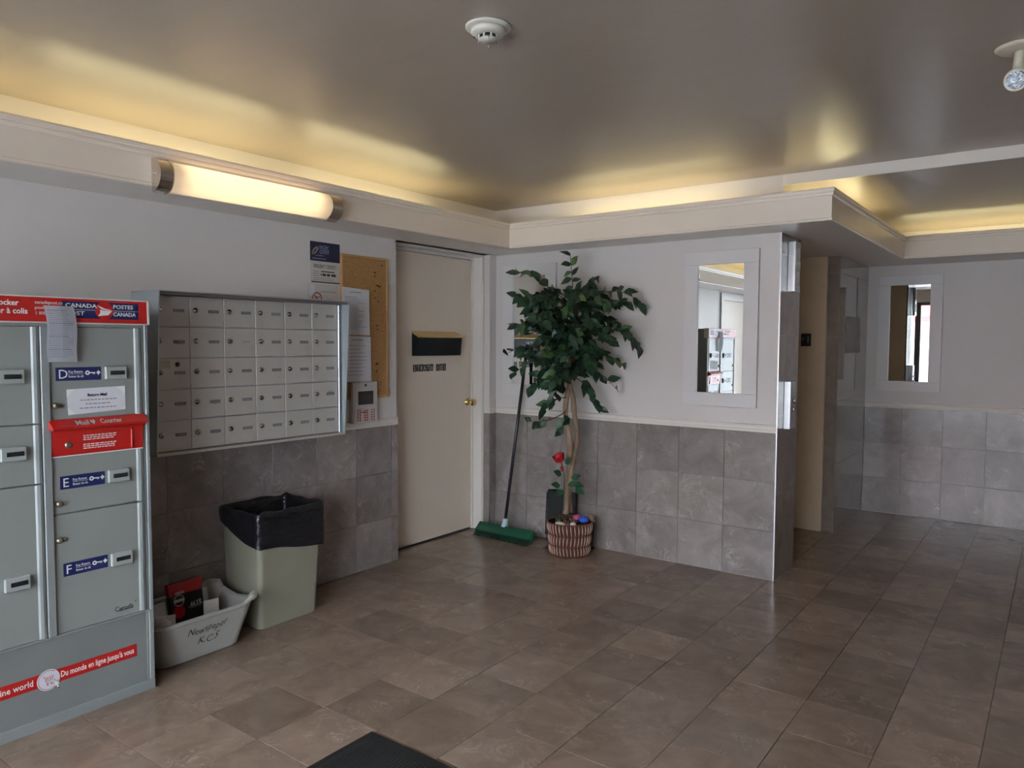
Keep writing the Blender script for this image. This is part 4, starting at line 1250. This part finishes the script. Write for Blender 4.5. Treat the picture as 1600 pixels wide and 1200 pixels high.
# rose
rs = thing('artificial_rose', onb(-.05, -.06, BH), 'single red artificial rose stuck in the basket', 'flower')
sp = [S(881, 800, -.07), S(882, 765, -.07), S(882, 740, -.07), S(877, 722, -.08)]
MB().tube(sp, .004, 6).build('stalk', 'rose_green', rs)
hc = S(875, 718, -.085); hx = (hc - S(880, 730, -.08)).normalized()
MB().lathe([(.005, -.028), (.020, -.016), (.030, .004), (.031, .026), (.026, .044), (.017, .047)], hc, hx, 16).build('bloom', 'rose_red', rs)
for k in range(3):
    a = k*2.1; u = hx.orthogonal().normalized(); v = hx.cross(u)
    dirv = u*math.cos(a)+v*math.sin(a)
    q = MB(); c = hc + dirv*.012
    t = hx.cross(dirv)
    R = [[c + hx*(-.016+.016*i) + dirv*(.017+.005*i-.002*j*j) + t*(.016*j) for j in (-1.5, -.75, 0, .75, 1.5)] for i in range(4)]
    q.rings(R, False, smooth=True); bmesh.ops.solidify(q.bm, geom=q.bm.faces[:], thickness=.0015)
    q.build('petal', 'rose_red', rs)
q = MB().blob(S(878, 733, -.085), (.014, .014, .017), 4, .3); q.build('bud', 'pack_red', rs)
for k, (px, py, a) in enumerate(((884, 725, 1.1), (878, 742, 2.6), (888, 758, .2), (876, 760, 2.9), (893, 748, .5), (897, 756, -.5), (881, 768, 3.6), (900, 764, -.8))):
    ld = (U*math.cos(a) + Vector((0, 0, math.sin(a)*.6)) - D*.5).normalized()
    x = ld.cross(-D + Vector((0, 0, .5))).normalized(); z = x.cross(ld).normalized()
    o = link('rose_leaf', LEAF[k % 4].copy() if k == 0 else bpy.data.meshes['rose_leaf'], 'rose_green', rs)
    if k == 0:
        o.data.name = 'rose_leaf'; o.data.materials.clear(); o.data.materials.append(MATS['rose_green'])
    o.matrix_local = Matrix.Translation(-rs.location) @ Matrix.Translation(S(px, py, -.085)) @ Matrix((x, ld, z)).transposed().to_4x4() @ Matrix.Scale(.95, 4)

# dark padded bag behind the basket
q = MB().box(-3.120, -2.872, 4.672, 4.712, .012, .395, .014, 3)
for v in q.bm.verts:
    v.co.y += (v.co.z)*.02 + .003*mnoise.noise(v.co*9); v.co.x += .008*mnoise.noise(v.co*5)+v.co.z*.02
    v.co.z = max(0.001, v.co.z-.011) if v.co.z < .05 else v.co.z+.006*mnoise.noise(v.co*7)
bgp = thing('padded_bag', (-2.98, 4.66, 0), 'black padded bag leaning on tiles behind the wicker basket', 'bag')
q.build('panel', 'bag_green_black', bgp)
MB().tube([(-3.117, 4.672, .05), (-3.116, 4.675, .20), (-3.110, 4.678, .37), (-3.06, 4.690, .398), (-2.90, 4.690, .402)], .004, 6).build('piping', 'black_gloss', bgp)

# ------------------------------------------------------------------ entrance mat
em_ = thing('entrance_mat', (-1.45, 1.0, 0), 'black ribbed rubber entrance mat on the marble floor', 'mat')
MX0, MX1, MY0_, MY1_ = -2.090, -.85, -.9, 1.938
MB().box(MX0+.03, MX1-.03, MY0_+.03, MY1_-.03, .0005, .008).build('pile', 'mat_rubber', em_)
for a in ((MX0, MX0+.03, MY0_, MY1_), (MX1-.03, MX1, MY0_, MY1_), (MX0+.03, MX1-.03, MY1_-.03, MY1_), (MX0+.03, MX1-.03, MY0_, MY0_+.03)):
    MB().box(*a, .0005, .007, .002).build('border', 'mat_edge', em_)
q = MB()
k = MX0+.05
while k < MX1-.05:
    q.box(k, k+.006, .3, MY1_-.045, .008, .0105); k += .016
q.build('ribs', 'mat_rubber', em_)['kind'] = 'stuff'
# further door on the left wall behind the locker, seen in the mirror
d4 = struct(MB().box(XAP-.03, XAP+.004, -1.06, -.20, .01, 2.08, .002).build('door_4', 'door_paint'))
MB().lathe([(.028, 0), (.012, .010), (.011, .035), (.030, .055), (0, .075)], (XAP+.004, -.27, 1.03), (1, 0, 0), 16).build('door_knob', 'brass', d4)
struct(MB().box(XAP, XAP+.02, -.198, -.11, 0, 2.17, .002).box(XAP, XAP+.02, -1.15, -1.062, 0, 2.17, .002).box(XAP, XAP+.02, -1.062, -.198, 2.083, 2.17, .002).build('trim_11', 'frame_white'))
